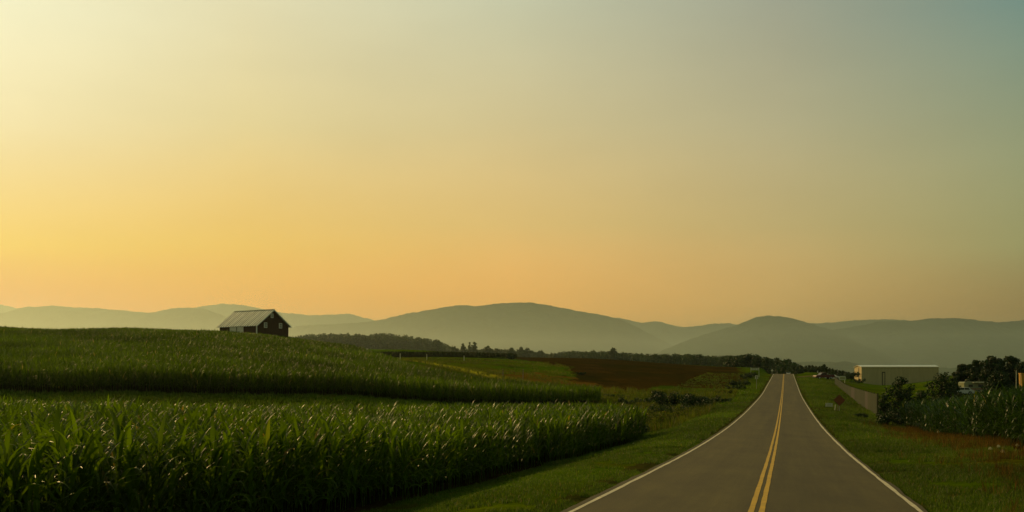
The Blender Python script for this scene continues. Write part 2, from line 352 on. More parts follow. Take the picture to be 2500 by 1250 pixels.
# ------------------------------------------------------------------ road
def strip(name, ta, tb, dz, m, y0=-60, y1=700, jit=0.0, label=None, step=1.0, worn=0.0):
    ss = np.arange(y0 / rc, y1 / rc, step); zc = road_z(ss * rc)
    ja = (fbm(ss * .8, ss * 0 + ta, 3, 3) - .5) * jit; jb = (fbm(ss * .8, ss * 0 + tb, 3, 4) - .5) * jit
    x1, y1_ = from_road(ss, ta + ja); x2, y2 = from_road(ss, tb + jb)
    Vv = np.stack([np.stack([x1, y1_, zc + dz], 1), np.stack([x2, y2, zc + dz], 1)], 1).reshape(-1, 3)
    k = np.arange(len(ss) - 1) * 2; Fv = np.stack([k, k + 1, k + 3, k + 2], 1)
    o = obj(name, np_mesh(name, Vv, Fv, True), m); return tag(o, label, None, kind='structure')
def road_tracks(m):
    t = m.node_tree; n = t.nodes; l = t.links; p = n['Principled BSDF']; src = p.inputs['Base Color'].links[0].from_socket
    co = n.new('ShaderNodeTexCoord'); mp = n.new('ShaderNodeMapping'); mp.vector_type = 'TEXTURE'; mp.inputs['Rotation'].default_value = (0, 0, -TH); mp.inputs['Scale'].default_value = (1.0, 45.0, 1.0)
    l.new(co.outputs['Object'], mp.inputs[0])
    for sc_, lo, hi in ((1.1, .72, 1.22), (7.0, .9, 1.08)):
        nz = n.new('ShaderNodeTexNoise'); nz.inputs['Scale'].default_value = sc_; nz.inputs['Detail'].default_value = 3; l.new(mp.outputs[0], nz.inputs['Vector'])
        mr = n.new('ShaderNodeMapRange'); mr.inputs['From Min'].default_value = .3; mr.inputs['From Max'].default_value = .7; mr.inputs['To Min'].default_value = lo; mr.inputs['To Max'].default_value = hi; l.new(nz.outputs[0], mr.inputs['Value'])
        sc = n.new('ShaderNodeVectorMath'); sc.operation = 'SCALE'; l.new(src, sc.inputs[0]); l.new(mr.outputs[0], sc.inputs['Scale']); src = sc.outputs[0]
    gn = n.new('ShaderNodeTexNoise'); gn.inputs['Scale'].default_value = 28; gn.inputs['Detail'].default_value = 2; l.new(co.outputs['Object'], gn.inputs['Vector'])
    mr = n.new('ShaderNodeMapRange'); mr.inputs['From Min'].default_value = .3; mr.inputs['From Max'].default_value = .7; mr.inputs['To Min'].default_value = .75; mr.inputs['To Max'].default_value = 1.25; l.new(gn.outputs[0], mr.inputs['Value'])
    sc = n.new('ShaderNodeVectorMath'); sc.operation = 'SCALE'; l.new(src, sc.inputs[0]); l.new(mr.outputs[0], sc.inputs['Scale']); src = sc.outputs[0]
    l.new(src, p.inputs['Base Color'])
asphalt = mat("asphalt", (.064, .052, .014), rough=.85, var=.20, scale=.7, bump=.012, bscale=45, spec=.3, stretch=(1, .35, 1))
def paint(name, c):
    m = mat(name, c, rough=.6, var=.22, scale=2.5, bump=.004, bscale=60, c2=None)
    return m
strip("road", -3.55, 3.2, 0, asphalt, jit=.12, label="two lane asphalt country road running over a rise", step=.5)
road_tracks(asphalt)
WL = paint("white_paint", (.55, .50, .36)); YL = paint("yellow_paint", (.52, .31, .006))
strip("edge_line", -3.385, -3.285, .006, WL, jit=.05, label="white line along the left edge of the road", step=.5)
strip("edge_line", 2.995, 3.095, .006, WL, jit=.05, label="white line along the right edge of the road", step=.5)
strip("centre_line", -.15, -.045, .006, YL, jit=.02, label="left stripe of the double yellow centre line", step=.5)
strip("centre_line",   .045, .15, .006, YL, jit=.02, label="right stripe of the double yellow centre line", step=.5)
# tar seams and cracks
tar = mat("tar", (.03, .026, .02), rough=.6, var=.2)

# ------------------------------------------------------------------ mountains
forest_far = mat("mountain_forest", (.022, .038, .016), rough=1, var=.6, scale=.006, bump=25, bscale=.02, spec=0)
def mountain(tab, D, label, back=1.0):
    pxs = np.arange(tab[0][0], tab[-1][0] + 1, 4.0); py = np.interp(pxs, [p[0] for p in tab], [p[1] for p in tab])
    k = np.exp(-.5 * (np.arange(-6, 7) / 1.5) ** 2); k /= k.sum(); py = np.convolve(np.pad(py, 6, mode='edge'), k, 'valid')
    py = py + (fbm(pxs / 45, pxs * 0 + D, 2, 7) - .5) * 3.5 + (fbm(pxs / 14, pxs * 0 + D, 3, 2) - .5) * 2.4 + (vnoise(pxs / 5, pxs * 0 + D, 5) - .5) * 1.6
    zr = (HZ - py) / F * D; xr = (pxs - CX) / F * D; base = -34.0
    js = np.linspace(-1, 1, 41); rows = []
    for j in js:
        wdt = (zr - base) * (3.2 if j < 0 else 3.0) + 250
        w = fbm(xr / 420 + j * .6, xr * 0 + j * 2.2 + D * .01, 4, 8)
        f = 1 - abs(j) ** (1.15); f = f * (1 - .55 * (w - .3) * min(1, abs(j) * 4) * (1 - abs(j)))
        dsc = (D + j * wdt) / D
        # ridge line exactly on the measured skyline, flanks fall away
        rows.append(np.stack([xr, D + j * wdt + xr * 0, base + (zr - base) * np.clip(f, 0, 1)], 1))
    V = np.concatenate(rows); n = len(pxs); ii, jj = np.meshgrid(np.arange(len(js) - 1), np.arange(n - 1), indexing='ij'); a = ii * n + jj
    Fc = np.stack([a, a + 1, a + n + 1, a + n], -1).reshape(-1, 4)
    return tag(obj("mountain", np_mesh("mountain", V, Fc, True), forest_far), label, "mountain", kind='structure')
MA, MB_, MC, MD, ME, MF, MG = 11000, 7400, 5400, 9500, 3900, 4300, 2300
mountain([(-700, 790), (-400, 770), (-150, 752), (0, 742), (60, 756), (200, 775), (400, 768), (470, 752), (540, 741), (580, 743), (620, 751), (700, 765), (760, 770), (830, 766), (855, 767), (905, 781), (980, 800), (1100, 830)], MA, "farthest pale ridge showing above and right of the barn")
mountain([(-700, 780), (-400, 772), (-200, 775), (0, 766), (40, 754), (70, 748), (130, 746), (190, 751), (290, 757), (370, 763), (400, 756), (430, 750), (465, 751), (505, 757), (545, 769), (620, 786), (700, 798), (800, 830)], MB_, "long hazy ridge on the left behind the barn")
mountain([(640, 840), (690, 808), (725, 797), (790, 792), (870, 788), (935, 780), (1000, 764), (1060, 753), (1110, 747), (1160, 747), (1210, 742), (1250, 739), (1285, 737), (1320, 743), (1375, 752), (1440, 765), (1480, 770), (1520, 783), (1560, 800), (1600, 822), (1640, 842), (1700, 870)], MC, "broad mountain with rounded summit in the middle")
mountain([(1380, 800), (1440, 778), (1490, 774), (1520, 778), (1560, 788), (1600, 785), (1650, 796), (1690, 797), (1740, 791), (1790, 790), (1850, 800), (1930, 795), (1990, 789), (2060, 785), (2120, 780), (2190, 779), (2250, 788), (2350, 800), (2500, 815), (2700, 830)], MD, "distant low ridge showing between the middle and right mountains")
mountain([(1560, 880), (1640, 846), (1690, 826), (1740, 810), (1790, 796), (1830, 781), (1855, 773), (1880, 771), (1920, 775), (1970, 788), (2030, 805), (2080, 826), (2130, 852), (2180, 880)], ME, "dark peaked mountain straight above the road")
mountain([(1850, 880), (1950, 825), (2050, 802), (2100, 793), (2160, 784), (2210, 785), (2290, 776), (2340, 777), (2400, 783), (2440, 786), (2500, 782), (2600, 778), (2800, 790), (3100, 810)], MF, "long mountain ridge at the right edge")
mountain([(1880, 898), (1930, 887), (1975, 882), (2030, 884), (2070, 884), (2110, 893), (2200, 899), (2400, 897), (2700, 900)], MG, "low misty rise behind the warehouse")

# ------------------------------------------------------------------ corn
def leaf_strip(base, az, el, L_, wd, curl, seg, vfold):
    # arching blade: returns verts, quads
    pts = []; p = np.array(base, float); e = el; step = L_ / seg
    for i in range(seg + 1):
        pts.append(p.copy()); p = p + step * np.array([math.cos(az) * math.cos(e), math.sin(az) * math.cos(e), math.sin(e)])
        e -= curl / seg * (0.5 + 1.2 * i / seg)
    side = np.array([-math.sin(az), math.cos(az), 0]); vs = []; fs = []
    for i, q in enumerate(pts):
        w = wd * (1 - (i / seg) ** 2.2) * (0.6 + .8 * min(1, i / seg * 3)) * .72 + .002
        if vfold: vs += [q - side * w + np.array((0, 0, w * .5)), q, q + side * w + np.array((0, 0, w * .5))]
        else: vs += [q - side * w, q + side * w]
    m = 3 if vfold else 2
    for i in range(seg):
        for k in range(m - 1): fs.append((i * m + k, i * m + k + 1, (i + 1) * m + k + 1, (i + 1) * m + k))
    return vs, fs
def corn_template(seed, nleaf, seg, vfold, h, wmul, stalk=True):
    wmul = wmul
    rd = random.Random(seed); V = []; Fq = []
    az = rd.random() * 6.28
    for i in range(nleaf):
        t = (i + .5) / nleaf; hz = h * (.12 + .68 * t ** .9)
        az += math.pi + rd.uniform(-.55, .55)
        L_ = h * rd.uniform(.30, .42) * (1.15 - .5 * abs(t - .5)); el = rd.uniform(.75, 1.2) + .32 * t
        vs, fs = leaf_strip((0, 0, hz), az, el, L_, .048 * wmul * rd.uniform(.8, 1.2), rd.uniform(1.2, 2.9) * (1.25 - .7 * t), seg, vfold)
        n = len(V); V += vs; Fq += [tuple(k + n for k in f) for f in fs]
    if stalk:
        r0 = .014 * wmul; n = len(V)
        for z, rr_ in ((0, r0), (h * .5, r0 * .8), (h * .85, r0 * .4)):
            for k in range(3): V.append(np.array((rr_ * math.cos(k * 2.09), rr_ * math.sin(k * 2.09), z)))
        for i in range(2):
            for k in range(3): Fq.append((n + i * 3 + k, n + i * 3 + (k + 1) % 3, n + i * 3 + 3 + (k + 1) % 3, n + i * 3 + 3 + k))
    return np.array(V), np.array(Fq)
def scatter(templates, X, Y, Z, S, tilt=0.0):
    allV = []; allF = []; off = 0; which = rng.integers(0, len(templates), len(X))
    for k, (tv, tf) in enumerate(templates):
        m = which == k; n = int(m.sum())
        if not n: continue
        a = rng.random(n) * 6.283; ca, sa = np.cos(a), np.sin(a); s = S[m]
        vx = tv[:, 0][None] * ca[:, None] - tv[:, 1][None] * sa[:, None]; vy = tv[:, 0][None] * sa[:, None] + tv[:, 1][None] * ca[:, None]
        vz = np.repeat(tv[:, 2][None], n, 0)
        tx = rng.normal(0, tilt, n)[:, None]; ty = rng.normal(0, tilt, n)[:, None]
        vx = (vx + vz * tx) * s[:, None] + X[m][:, None]; vy = (vy + vz * ty) * s[:, None] + Y[m][:, None]; vz = vz * s[:, None] + Z[m][:, None]
        allV.append(np.stack([vx, vy, vz], -1).reshape(-1, 3))
        allF.append((tf[None] + (np.arange(n) * len(tv))[:, None, None] + off).reshape(-1, tf.shape[1])); off += n * len(tv)
    return np.concatenate(allV), np.concatenate(allF)
def rows_pts(x0, x1, y0, y1, row, along, fn, ang=TH):
    # rows parallel to the road
    c = np.array([[x0, y0], [x1, y0], [x0, y1], [x1, y1]]); s, t = to_road(c[:, 0], c[:, 1])
    S_, T_ = np.meshgrid(np.arange(s.min(), s.max(), along), np.arange(t.min(), t.max(), row))
    S_ = S_.ravel() + rng.normal(0, along * .25, S_.size); T_ = T_.ravel() + rng.normal(0, row * .1, T_.size)
    X, Y = from_road(S_, T_); m = (X > x0) & (X < x1) & (Y > y0) & (Y < y1); X, Y = X[m], Y[m]; m = fn(X, Y); return X[m], Y[m]
corn_near = leaf_mat("corn_leaf", (.062, .116, .0012), (1.9, 1.9, .5), rough=.40, spec=.16, mixf=.45, dry=.012, dryc=(.22, .17, .07))
corn_farm = leaf_mat("corn_leaf_far", (.050, .094, .0008), (1.9, 1.9, .5), rough=.45, spec=.05, mixf=.42, dry=.008, dryc=(.30, .22, .12))
Tn = [corn_template(i, 11, 6, True, 2.3, 1.0) for i in range(8)]
Tm = [corn_template(20 + i, 10, 4, False, 2.3, 1.0) for i in range(8)]
Tf = [corn_template(40 + i, 11, 3, False, 2.4, .72) for i in range(8)]
def corn(name, parts, label, mt=None):
    VV = []; FF = []; off = 0
    for (T_, X, Y, h) in parts:
        keep = rng.random(len(X)) > .02; X, Y = X[keep], Y[keep]
        S = h * (1 + (fbm(X * .15, Y * .15, 3, 31) - .5) * .25) * rng.normal(1, .06, len(X)) * (1 - .22 * np.exp(-((X + 56) ** 2 + (Y - 218) ** 2) / 180.0))
        v, f = scatter(T_, X, Y, gz(X, Y) - .03, S, .05); VV.append(v); FF.append(f + off); off += len(v)
    return tag(obj(name, np_mesh(name, np.concatenate(VV), np.concatenate(FF)), mt or corn_near), label, "crop", kind='stuff')
X1, Y1 = rows_pts(-70, 25, 6, 95, .76, .18, in_b1)
n1 = (Y1 < 42); X1n, Y1n = X1[n1], Y1[n1]; X1m, Y1m = X1[~n1], Y1[~n1]
corn("corn", [(Tn, X1n, Y1n, 1.0), (Tm, X1m, Y1m, 1.0)], "tall green corn standing in the left foreground beside the verge")
X2, Y2 = rows_pts(-190, 15, 95, 270, .76, .22, in_b2)
corn("corn", [(Tf, X2, Y2, 1.0)], "green corn covering the hill below the barn", corn_farm)
X3, Y3 = rows_pts(-70, 5, 355, 480, 1.1, .5, in_b3); m3 = (Y3 < np.interp(X3 / Y3 * F + CX, [800, 1262], [362, 385]) + 14) | (rng.random(len(X3)) < .0); X3, Y3 = X3[m3], Y3[m3]
T3 = [corn_template(60 + i, 6, 2, False, 2.4, 3.0) for i in range(4)]
corn("corn", [(T3, X3, Y3, .8)], "distant corn strip with a dark edge below the far wood", leaf_mat("corn_leaf_dark", (.02, .03, .003), (1.2, 1.4, .8), rough=.7, spec=.1, mixf=.2, dry=0))
X4, Y4 = rows_pts(100, 160, 430, 450, 1.4, .8, in_b4)
corn("corn", [(T3, X4, Y4, 1.15)], "dark crop strip on the skyline right of the road crest", leaf_mat("crop_leaf_dark", (.016, .026, .003), (1.2, 1.4, .8), rough=.7, spec=.1, mixf=.15, dry=0))
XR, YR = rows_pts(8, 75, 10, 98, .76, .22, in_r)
nR = (YR < 50); corn("corn", [(Tn, XR[nR], YR[nR], 1.0), (Tm, XR[~nR], YR[~nR], 1.0)], "tall dark corn standing beside the right verge", leaf_mat("corn_leaf_bluish_shaded", (.026, .056, .006), (1.5, 1.6, .8), rough=.40, spec=.2, mixf=.35, dry=.006, dryc=(.22, .17, .07)))  # bluish leaf, colour also darkened to stand for dimmer light on this field

# ------------------------------------------------------------------ grass and weeds
def tuft(seed, nb, h, w, spread):
    rd = random.Random(seed); V = []; Fq = []
    for i in range(nb):
        a = rd.random() * 6.28; b = rd.random() * 6.28; r = rd.random() * spread; hh = h * rd.uniform(.6, 1.2)
        bx, by = r * math.cos(a), r * math.sin(a); lean = rd.uniform(.1, .6) * hh; dx, dy = math.cos(b) * lean, math.sin(b) * lean
        sx, sy = -math.sin(b) * w, math.cos(b) * w; n = len(V)
        V += [(bx - sx, by - sy, 0), (bx + sx, by + sy, 0), (bx + sx * .7 + dx * .4, by + sy * .7 + dy * .4, hh * .6), (bx - sx * .7 + dx * .4, by - sy * .7 + dy * .4, hh * .6), (bx + dx + sx * .1, by + dy + sy * .1, hh), (bx + dx - sx * .1, by + dy - sy * .1, hh)]
        Fq += [(n, n + 1, n + 2, n + 3), (n + 3, n + 2, n + 4, n + 5)]
    return np.array(V), np.array(Fq)
grass_m = leaf_mat("grass_blade", (.070, .120, .002), (1.4, 1.5, 1.0), rough=.6, spec=.25, mixf=.4, dry=.04, dryc=(.22, .16, .05))
weed_m = leaf_mat("seeding_weed", (.090, .070, .008), (1.4, 1.2, 1.0), rough=.8, spec=.1, mixf=.35, dry=.1, dryc=(.22, .12, .03))
def band(n, y0, y1, t0, t1, pw=1.6):
    u = rng.random(n) ** pw; yv = y0 + (y1 - y0) * u; s = yv / rc; t = t0 + (t1 - t0) * rng.random(n); X, Y = from_road(s, t); return X, Y
TG = [tuft(i, 7, .085, .006, .09) for i in range(6)]; TG2 = [tuft(30 + i, 7, .14, .012, .16) for i in range(6)]
VV = []; FF = []; off = 0
for (n, y0, y1, t0, t1, T_, sc) in ((26000, 12, 60, -11.2, -3.75, TG, 1.0), (30000, 12, 60, 3.42, 9.5, TG, 1.2), (22000, 45, 130, -16, -3.85, TG2, 1.0), (14000, 45, 130, 3.5, 14, TG2, 1.0),
                                    (7000, 120, 300, -22, -3.9, TG2, 1.5), (7000, 120, 300, 3.6, 14, TG2, 1.5), (5000, 12, 60, 3.30, 3.6, TG, .8), (5000, 12, 60, -3.9, -3.6, TG, .8)):
    X, Y = band(n, y0, y1, t0, t1); m = ~in_b1(X, Y) & ~in_r(X, Y) & (fbm(X * .6, Y * .6, 3, 77) > .34); X, Y = X[m], Y[m]
    S = sc * (.55 + .9 * fbm(X * .3, Y * .3, 3, 44)) * rng.uniform(.7, 1.3, len(X))
    v, f = scatter(T_, X, Y, gz(X, Y) - .01, S, .1); VV.append(v); FF.append(f + off); off += len(v)
tag(obj("grass", np_mesh("grass", np.concatenate(VV), np.concatenate(FF)), grass_m), "short green grass on the road verges", "grass", kind='stuff')
n = 26000; pw_ = rng.uniform(-300, 1350, n); dd = rng.uniform(60, 140, n); X, Y = at(pw_, dd); m = ~in_b1(X, Y) & ~in_b2(X, Y); X, Y = X[m], Y[m]
TS = [tuft(120 + i, 9, .28, .014, .35) for i in range(6)]
v, f = scatter(TS, X, Y, gz(X, Y) - .01, rng.uniform(.5, 1.2, len(X)), .1)
tag(obj("grass_strip", np_mesh("grass_strip", v, f), grass_m), "olive grass strip between the near corn and the hill corn", "grass", kind='stuff')
TW = [tuft(60 + i, 12, .42, .007, .22) for i in range(6)]
n = 3600; yv = rng.uniform(14, 96, n); ed = 9.1 + (yv - 38) * .035; t = ed - np.abs(rng.normal(0, 1.5, n)) + .4; X, Y = from_road((yv) / rc, t)
m = fbm(X * .4, Y * .4, 3, 12) > .42; X, Y = X[m], Y[m]
v, f = scatter(TW, X, Y, gz(X, Y) - .02, rng.uniform(.35, 1.1, len(X)), .12)
tag(obj("weeds", np_mesh("weeds", v, f), weed_m), "reddish seeding weeds at the foot of the right corn", "weeds", kind='stuff')
weed_g = leaf_mat("green_weed", (.090, .115, .002), (1.4, 1.5, 1.0), rough=.7, spec=.2, mixf=.35, dry=.1, dryc=(.2, .14, .04))
TW2 = [tuft(80 + i, 16, .75, .018, .4) for i in range(6)]
n = 4200; q = rng.random(n); pw_ = rng.uniform(1465, 1800, n); dd = rng.uniform(84, 200, n); X, Y = at(pw_, dd); s, t = to_road(X, Y)
m = (t < -6.5 - 2.5 * fbm(X * .3, Y * .3, 2, 3)) & ~in_b1(X, Y) & ~in_b2(X, Y) & (fbm(X * .2, Y * .2, 3, 6) > .45); X, Y = X[m], Y[m]
v, f = scatter(TW2, X, Y, gz(X, Y) - .03, rng.uniform(.5, 1.25, len(X)), .12)
tag(obj("weeds", np_mesh("weeds", v, f), weed_g), "tall yellowish green weeds between the corn and the road", "weeds", kind='stuff')
n = 5200; pw_ = rng.uniform(980, 1500, n); dd = rng.uniform(165, 330, n); X, Y = at(pw_, dd)
m = ~in_b2(X, Y) & (fbm(X * .09, Y * .09, 3, 21) > .48) & ~inpoly(pw_, dd, brown); X, Y = X[m], Y[m]
v, f = scatter(TW2, X, Y, gz(X, Y) - .03, rng.uniform(.4, 1.0, len(X)), .12)
tag(obj("meadow_grass", np_mesh("meadow_grass", v, f), weed_g), "rough meadow grass beside the pale track", "grass", kind='stuff')

# ------------------------------------------------------------------ trees
bark = mat("bark", (.06, .045, .03), rough=.95, var=.3, scale=6, bump=.02)
tree_m = leaf_mat("tree_leaves", (.030, .052, .008), (1.3, 1.6, .8), rough=.6, spec=.2, mixf=.25, dry=0)
dark_m = leaf_mat("dark_tree_leaves", (.020, .042, .006), (1.2, 1.5, .8), rough=.6, spec=.25, mixf=.2, dry=0)
def leaf_cloud(blobs, n, size, flat=.75, rg=rng):
    # leaf-clump quads filling lobed volume; blobs: (cx,cy,cz,r)
    B = np.array(blobs); w = B[:, 3] ** 2; w = w / w.sum(); k = rg.choice(len(B), n, p=w)
    d = rg.normal(size=(n, 3)); d /= np.linalg.norm(d, axis=1)[:, None]; rad = rg.random(n) ** .45
    c = B[k, :3] + d * (rad * B[k, 3])[:, None] * np.array([1, 1, flat])
    nrm = d + rg.normal(0, .7, (n, 3)); nrm /= np.linalg.norm(nrm, axis=1)[:, None]
    h = rg.normal(size=(n, 3)); a = np.cross(nrm, h); a /= np.linalg.norm(a, axis=1)[:, None]; b = np.cross(nrm, a)
    s = (size * rg.uniform(.5, 1.4, n))[:, None]
    V = np.stack([c - a * s, c - b * s * .6, c + a * s, c + b * s * .6], 1).reshape(-1, 3)
    return V, np.arange(4 * n).reshape(-1, 4)
def lobes(rad, h0, h, n, seed):
    rd = random.Random(seed); out = []
    for i in range(n):
        t = (i + .5) / n; z = h0 + (h - h0) * (0.12 + .76 * t); a = i * 2.4 + rd.random(); k = math.sin(math.pi * min(1, .15 + .8 * t)) ** .7
        ro = rad * .62 * k * rd.uniform(.5, 1.1); out.append((ro * math.cos(a), ro * math.sin(a), z, rad * rd.uniform(.30, .5) * (1.1 - .4 * t)))
    out.append((0, 0, h0 + (h - h0) * .55, rad * .6)); out.append((0, 0, h - rad * .3, rad * .32))
    return out
def tree(name, px, d, top, rad, label, group=None, n=900, leaf=.22, m=None, h0f=.2, seed=0, zb=None, nl=9):
    X, Y = at(px, d); z = g1(X, Y) if zb is None else zb; h = (HZ - top) / F * d - z
    e = empty(name, (X, Y, z), label=label, cat="tree", group=group); bl = lobes(rad, h * h0f, h, nl, seed)
    mb = MB(); r0 = max(.07, h * .025); mb.tube([(0, 0, -.2), (.03 * h, 0, h * .3), (0, .02 * h, h * .6), (0, 0, h * .85)], [r0 * 1.25, r0, r0 * .6, r0 * .2], 7)
    for b in bl[:-2]:
        mb.tube([(0, 0, min(b[2] * .55, h * .6)), (b[0] * .5, b[1] * .5, b[2] * .8), (b[0], b[1], b[2])], [r0 * .45, r0 * .3, r0 * .1], 5)
    mb.build("trunk", bark, e)
    V, Fc = leaf_cloud(bl, n, leaf, rg=np.random.default_rng(seed + 100)); obj("crown", np_mesh("crown", V, Fc), m or tree_m, e)
    return e
def wood(name, tab, dtab, label, hmin=5, spacing=8, rows=3, rowgap=12, m=None, leaf=.75, per=260, rmul=1.0, seed=1):
    rg = np.random.default_rng(seed); VV = []; FF = []; off = 0; mb = MB()
    px0, px1 = tab[0][0], tab[-1][0]
    for r_ in range(rows):
        p = px0 + rg.random() * 6
        while p < px1:
            d = np.interp(p, [q[0] for q in dtab], [q[1] for q in dtab]) + r_ * rowgap + rg.uniform(-3, 3)
            top = np.interp(p, [q[0] for q in tab], [q[1] for q in tab]) + rg.uniform(-.5, 3.5) + (rg.random() < .1) * -2.0
            X, Y = at(p, d); z = g1(X, Y); ztop = (HZ - top) / F * d; h = max(ztop - z, hmin); z = ztop - h; rad = min(spacing * rg.uniform(.55, .85) * rmul, h * .8)
            bl = [(X + q[0], Y + q[1], z + q[2], q[3]) for q in lobes(rad, -h * .1, h, 8, int(rg.integers(1e6)))]
            v, f = leaf_cloud(bl, per, leaf * rg.uniform(.8, 1.2), .9, rg); VV.append(v); FF.append(f + off); off += len(v)
            p += spacing * F / d * rg.uniform(.35, .8)
    return tag(obj(name, np_mesh(name, np.concatenate(VV), np.concatenate(FF)), m or tree_m), label, "wood", kind='stuff')
wood("woodland", [(705, 822), (730, 818), (760, 815), (800, 812), (860, 813), (900, 816), (930, 811), (960, 814), (1010, 822), (1050, 826), (1075, 832), (1100, 845)], [(700, 820), (1100, 860)], "hazy brownish wood running right from the barn hill", spacing=10, rows=4, rowgap=14, leaf=.65, per=650, rmul=1.15)
wood("woodland", [(1080, 843), (1105, 848), (1150, 850), (1200, 851), (1240, 852), (1300, 855), (1345, 863)], [(1080, 840), (1340, 800)], "low thicket under the gappy line of trees", spacing=6, rows=3, rmul=1.5, hmin=7, leaf=.5, per=450)
wood("woodland", [(1335, 864), (1360, 859), (1400, 856), (1480, 856), (1540, 860), (1600, 865), (1640, 862), (1700, 864), (1750, 868), (1790, 867)], [(1335, 760), (1790, 600)], "dark wooded band above the brown field", spacing=6.5, rows=4, leaf=.5, per=520, rmul=1.5, hmin=8)
wood("woodland", [(1780, 869), (1800, 866), (1828, 862), (1850, 868), (1880, 873), (1900, 871), (1925, 876), (1940, 885), (1962, 897), (1985, 904)], [(1780, 560), (1985, 450)], "dark wood falling away behind the road crest", spacing=7, rows=5, leaf=.5, per=620, rmul=1.25, m=dark_m)
sing = [(1108, 770, 846, 4.2, "first bushy tree right of the hazy wood"), (1130, 770, 838, 2.6, "slim pointed tree in the gap of the far tree line"), (1147, 775, 835, 2.2, "narrow tall tree with an open crown on the far tree line"),
        (1158, 765, 834, 3.6, "taller round crown beside the narrow open tree"), (1190, 770, 843, 4.6, "round dome shaped tree standing apart on the far tree line"), (1212, 780, 849, 4.5, "low tree just right of the dome shaped tree"),
        (1247, 760, 848, 5.0, "dark tree left of the widest pair on the far line"), (1272, 765, 846, 5.0, "left crown of the widest pair on the far line"), (1288, 760, 847, 5.0, "right crown of the widest pair on the far line"),
        (1318, 770, 854, 5.0, "lowest tree at the right end of the far tree line"), (1497, 700, 847, 5.2, "tall round tree rising out of the wooded band"), (1068, 800, 828, 5.0, "ragged tree at the right tip of the hazy wood")]
for i, (px_, d_, top, rad, lb) in enumerate(sing):
    tree("tree", px_, d_, top, rad, lb, "trees on the far tree line", n=500, leaf=.6, seed=i + 3, h0f=.05)
tree("tree", 2012, 455, 888, 1.9, "lone small round tree on the skyline right of the road", n=500, leaf=.3, m=dark_m, seed=40, h0f=.1)
for i, (px_, d_, top, rad, lb) in enumerate([(2352, 236, 886, 2.9, "leftmost and lowest tree of the big dark clump"), (2384, 232, 876, 3.2, "second tree of the big dark clump"), (2424, 228, 866, 3.9, "tallest broad tree in the big dark clump"),
                                             (2466, 230, 866, 3.7, "domed tree right of the tallest in the dark clump"), (2500, 226, 880, 3.2, "tree cut by the right edge of the photo"), (2545, 222, 874, 3.6, "tree just beyond the clump outside the right edge")]):
    tree("tree", px_, d_, top, rad, lb, "big dark tree clump on the right", n=5200, leaf=.24, m=dark_m, seed=i + 60, h0f=.02, nl=12)
tree("ornamental_tree", 2198, 104, 914, 2.0, "dark spreading tree with tiered branches at the fence end", n=3200, leaf=.10, m=dark_m, seed=81, h0f=.05, nl=14)
tree("ornamental_tree", 2298, 114, 905, 2.7, "dark tree in front of the right end of the warehouse", n=3200, leaf=.11, m=dark_m, seed=84, h0f=.05, nl=14)
tree("ornamental_tree", 2160, 100, 962, 1.0, "short rounded tree touching the near end of the fence", n=1500, leaf=.08, m=dark_m, seed=88, h0f=.02, nl=8)
tree("ornamental_tree", 2250, 108, 950, 1.7, "low dark tree filling the gap between two taller ones", n=2000, leaf=.10, m=dark_m, seed=89, h0f=.02, nl=9)
tree("tree", 2440, 176, 903, 3.0, "dark tree in front of the big clump hiding the end of the camper", n=3600, leaf=.2, m=dark_m, seed=91, h0f=.0, nl=12)
tree("ornamental_tree", 2328, 150, 918, 1.5, "small dark tree between the warehouse end and the camper", n=1800, leaf=.13, m=dark_m, seed=92, h0f=.0, nl=9)
def bush(px, d, w, h, label, m=None, n=900, leaf=.09, seed=0, group=None):
    X, Y = at(px, d); z = g1(X, Y); rd = random.Random(seed)
    e = empty("bush", (X, Y, z), label=label, cat="bush", group=group)
    bl = [(rd.uniform(-.42, .42) * w, rd.uniform(-.3, .3) * w, h * rd.uniform(.2, .62), h * rd.uniform(.25, .42)) for _ in range(max(5, int(w / h * 5)))]
    mb = MB()
    for b in bl: mb.tube([(b[0] * .3, b[1] * .3, -.05), (b[0] * .7, b[1] * .7, b[2] * .6), (b[0], b[1], b[2])], [.03, .02, .008], 5)
    mb.build("stem", bark, e)
    V, Fc = leaf_cloud(bl, n, leaf, .9, np.random.default_rng(seed + 500)); obj("foliage", np_mesh("foliage", V, Fc), m or tree_m, e); return e
G = "bushes between the corn and the road"
bush(1648, 140, 6.6, 2.9, "widest darkest bush in front of the brown field", dark_m, 4200, .12, 1, G)
bush(1692, 137, 3.4, 2.4, "dark bush joined to the right of the widest one", dark_m, 2000, .11, 2, G)
bush(1605, 112, 3.4, 1.9, "olive bush below left of the widest dark bush", None, 1300, .09, 3, G)
bush(1650, 116, 3.6, 1.8, "olive bush directly below the widest dark bush", None, 1300, .09, 4, G)
bush(1722, 128, 2.2, 1.7, "small dark bush nearest the farm entrance", dark_m, 700, .09, 5, G)
bush(1552, 84, 2.2, 1.2, "weedy bush at the end corner of the near corn", None, 1200, .08, 6, G)
bush(1475, 168, 3.5, .9, "low bush past the end of the hill corn", None, 900, .09, 7, G)
bush(1520, 170, 2.2, .9, "small bright bush right of the hill corn", None, 700, .09, 8, G)
bush(1572, 92, 3.2, 1.8, "nearest olive bush right of the near corn corner", weed_g, 1300, .08, 21, G)
bush(1600, 99, 3.2, 1.7, "olive bush in the middle of the weedy strip", weed_g, 1300, .08, 22, G)
bush(1636, 104, 3.2, 1.5, "low olive bush on the grass edge of the weedy strip", weed_g, 1200, .08, 23, G)
bush(1676, 112, 3.2, 1.3, "last olive bush of the weedy strip toward the road", weed_g, 1200, .08, 24, G)
bush(1745, 150, 5.0, 1.3, "low dark scrub between the bushes and the farm entrance", dark_m, 1800, .1, 31)
bush(1560, 150, 6.0, 1.4, "long dark scrub between the hill corn and the widest bush", dark_m, 2200, .1, 32)
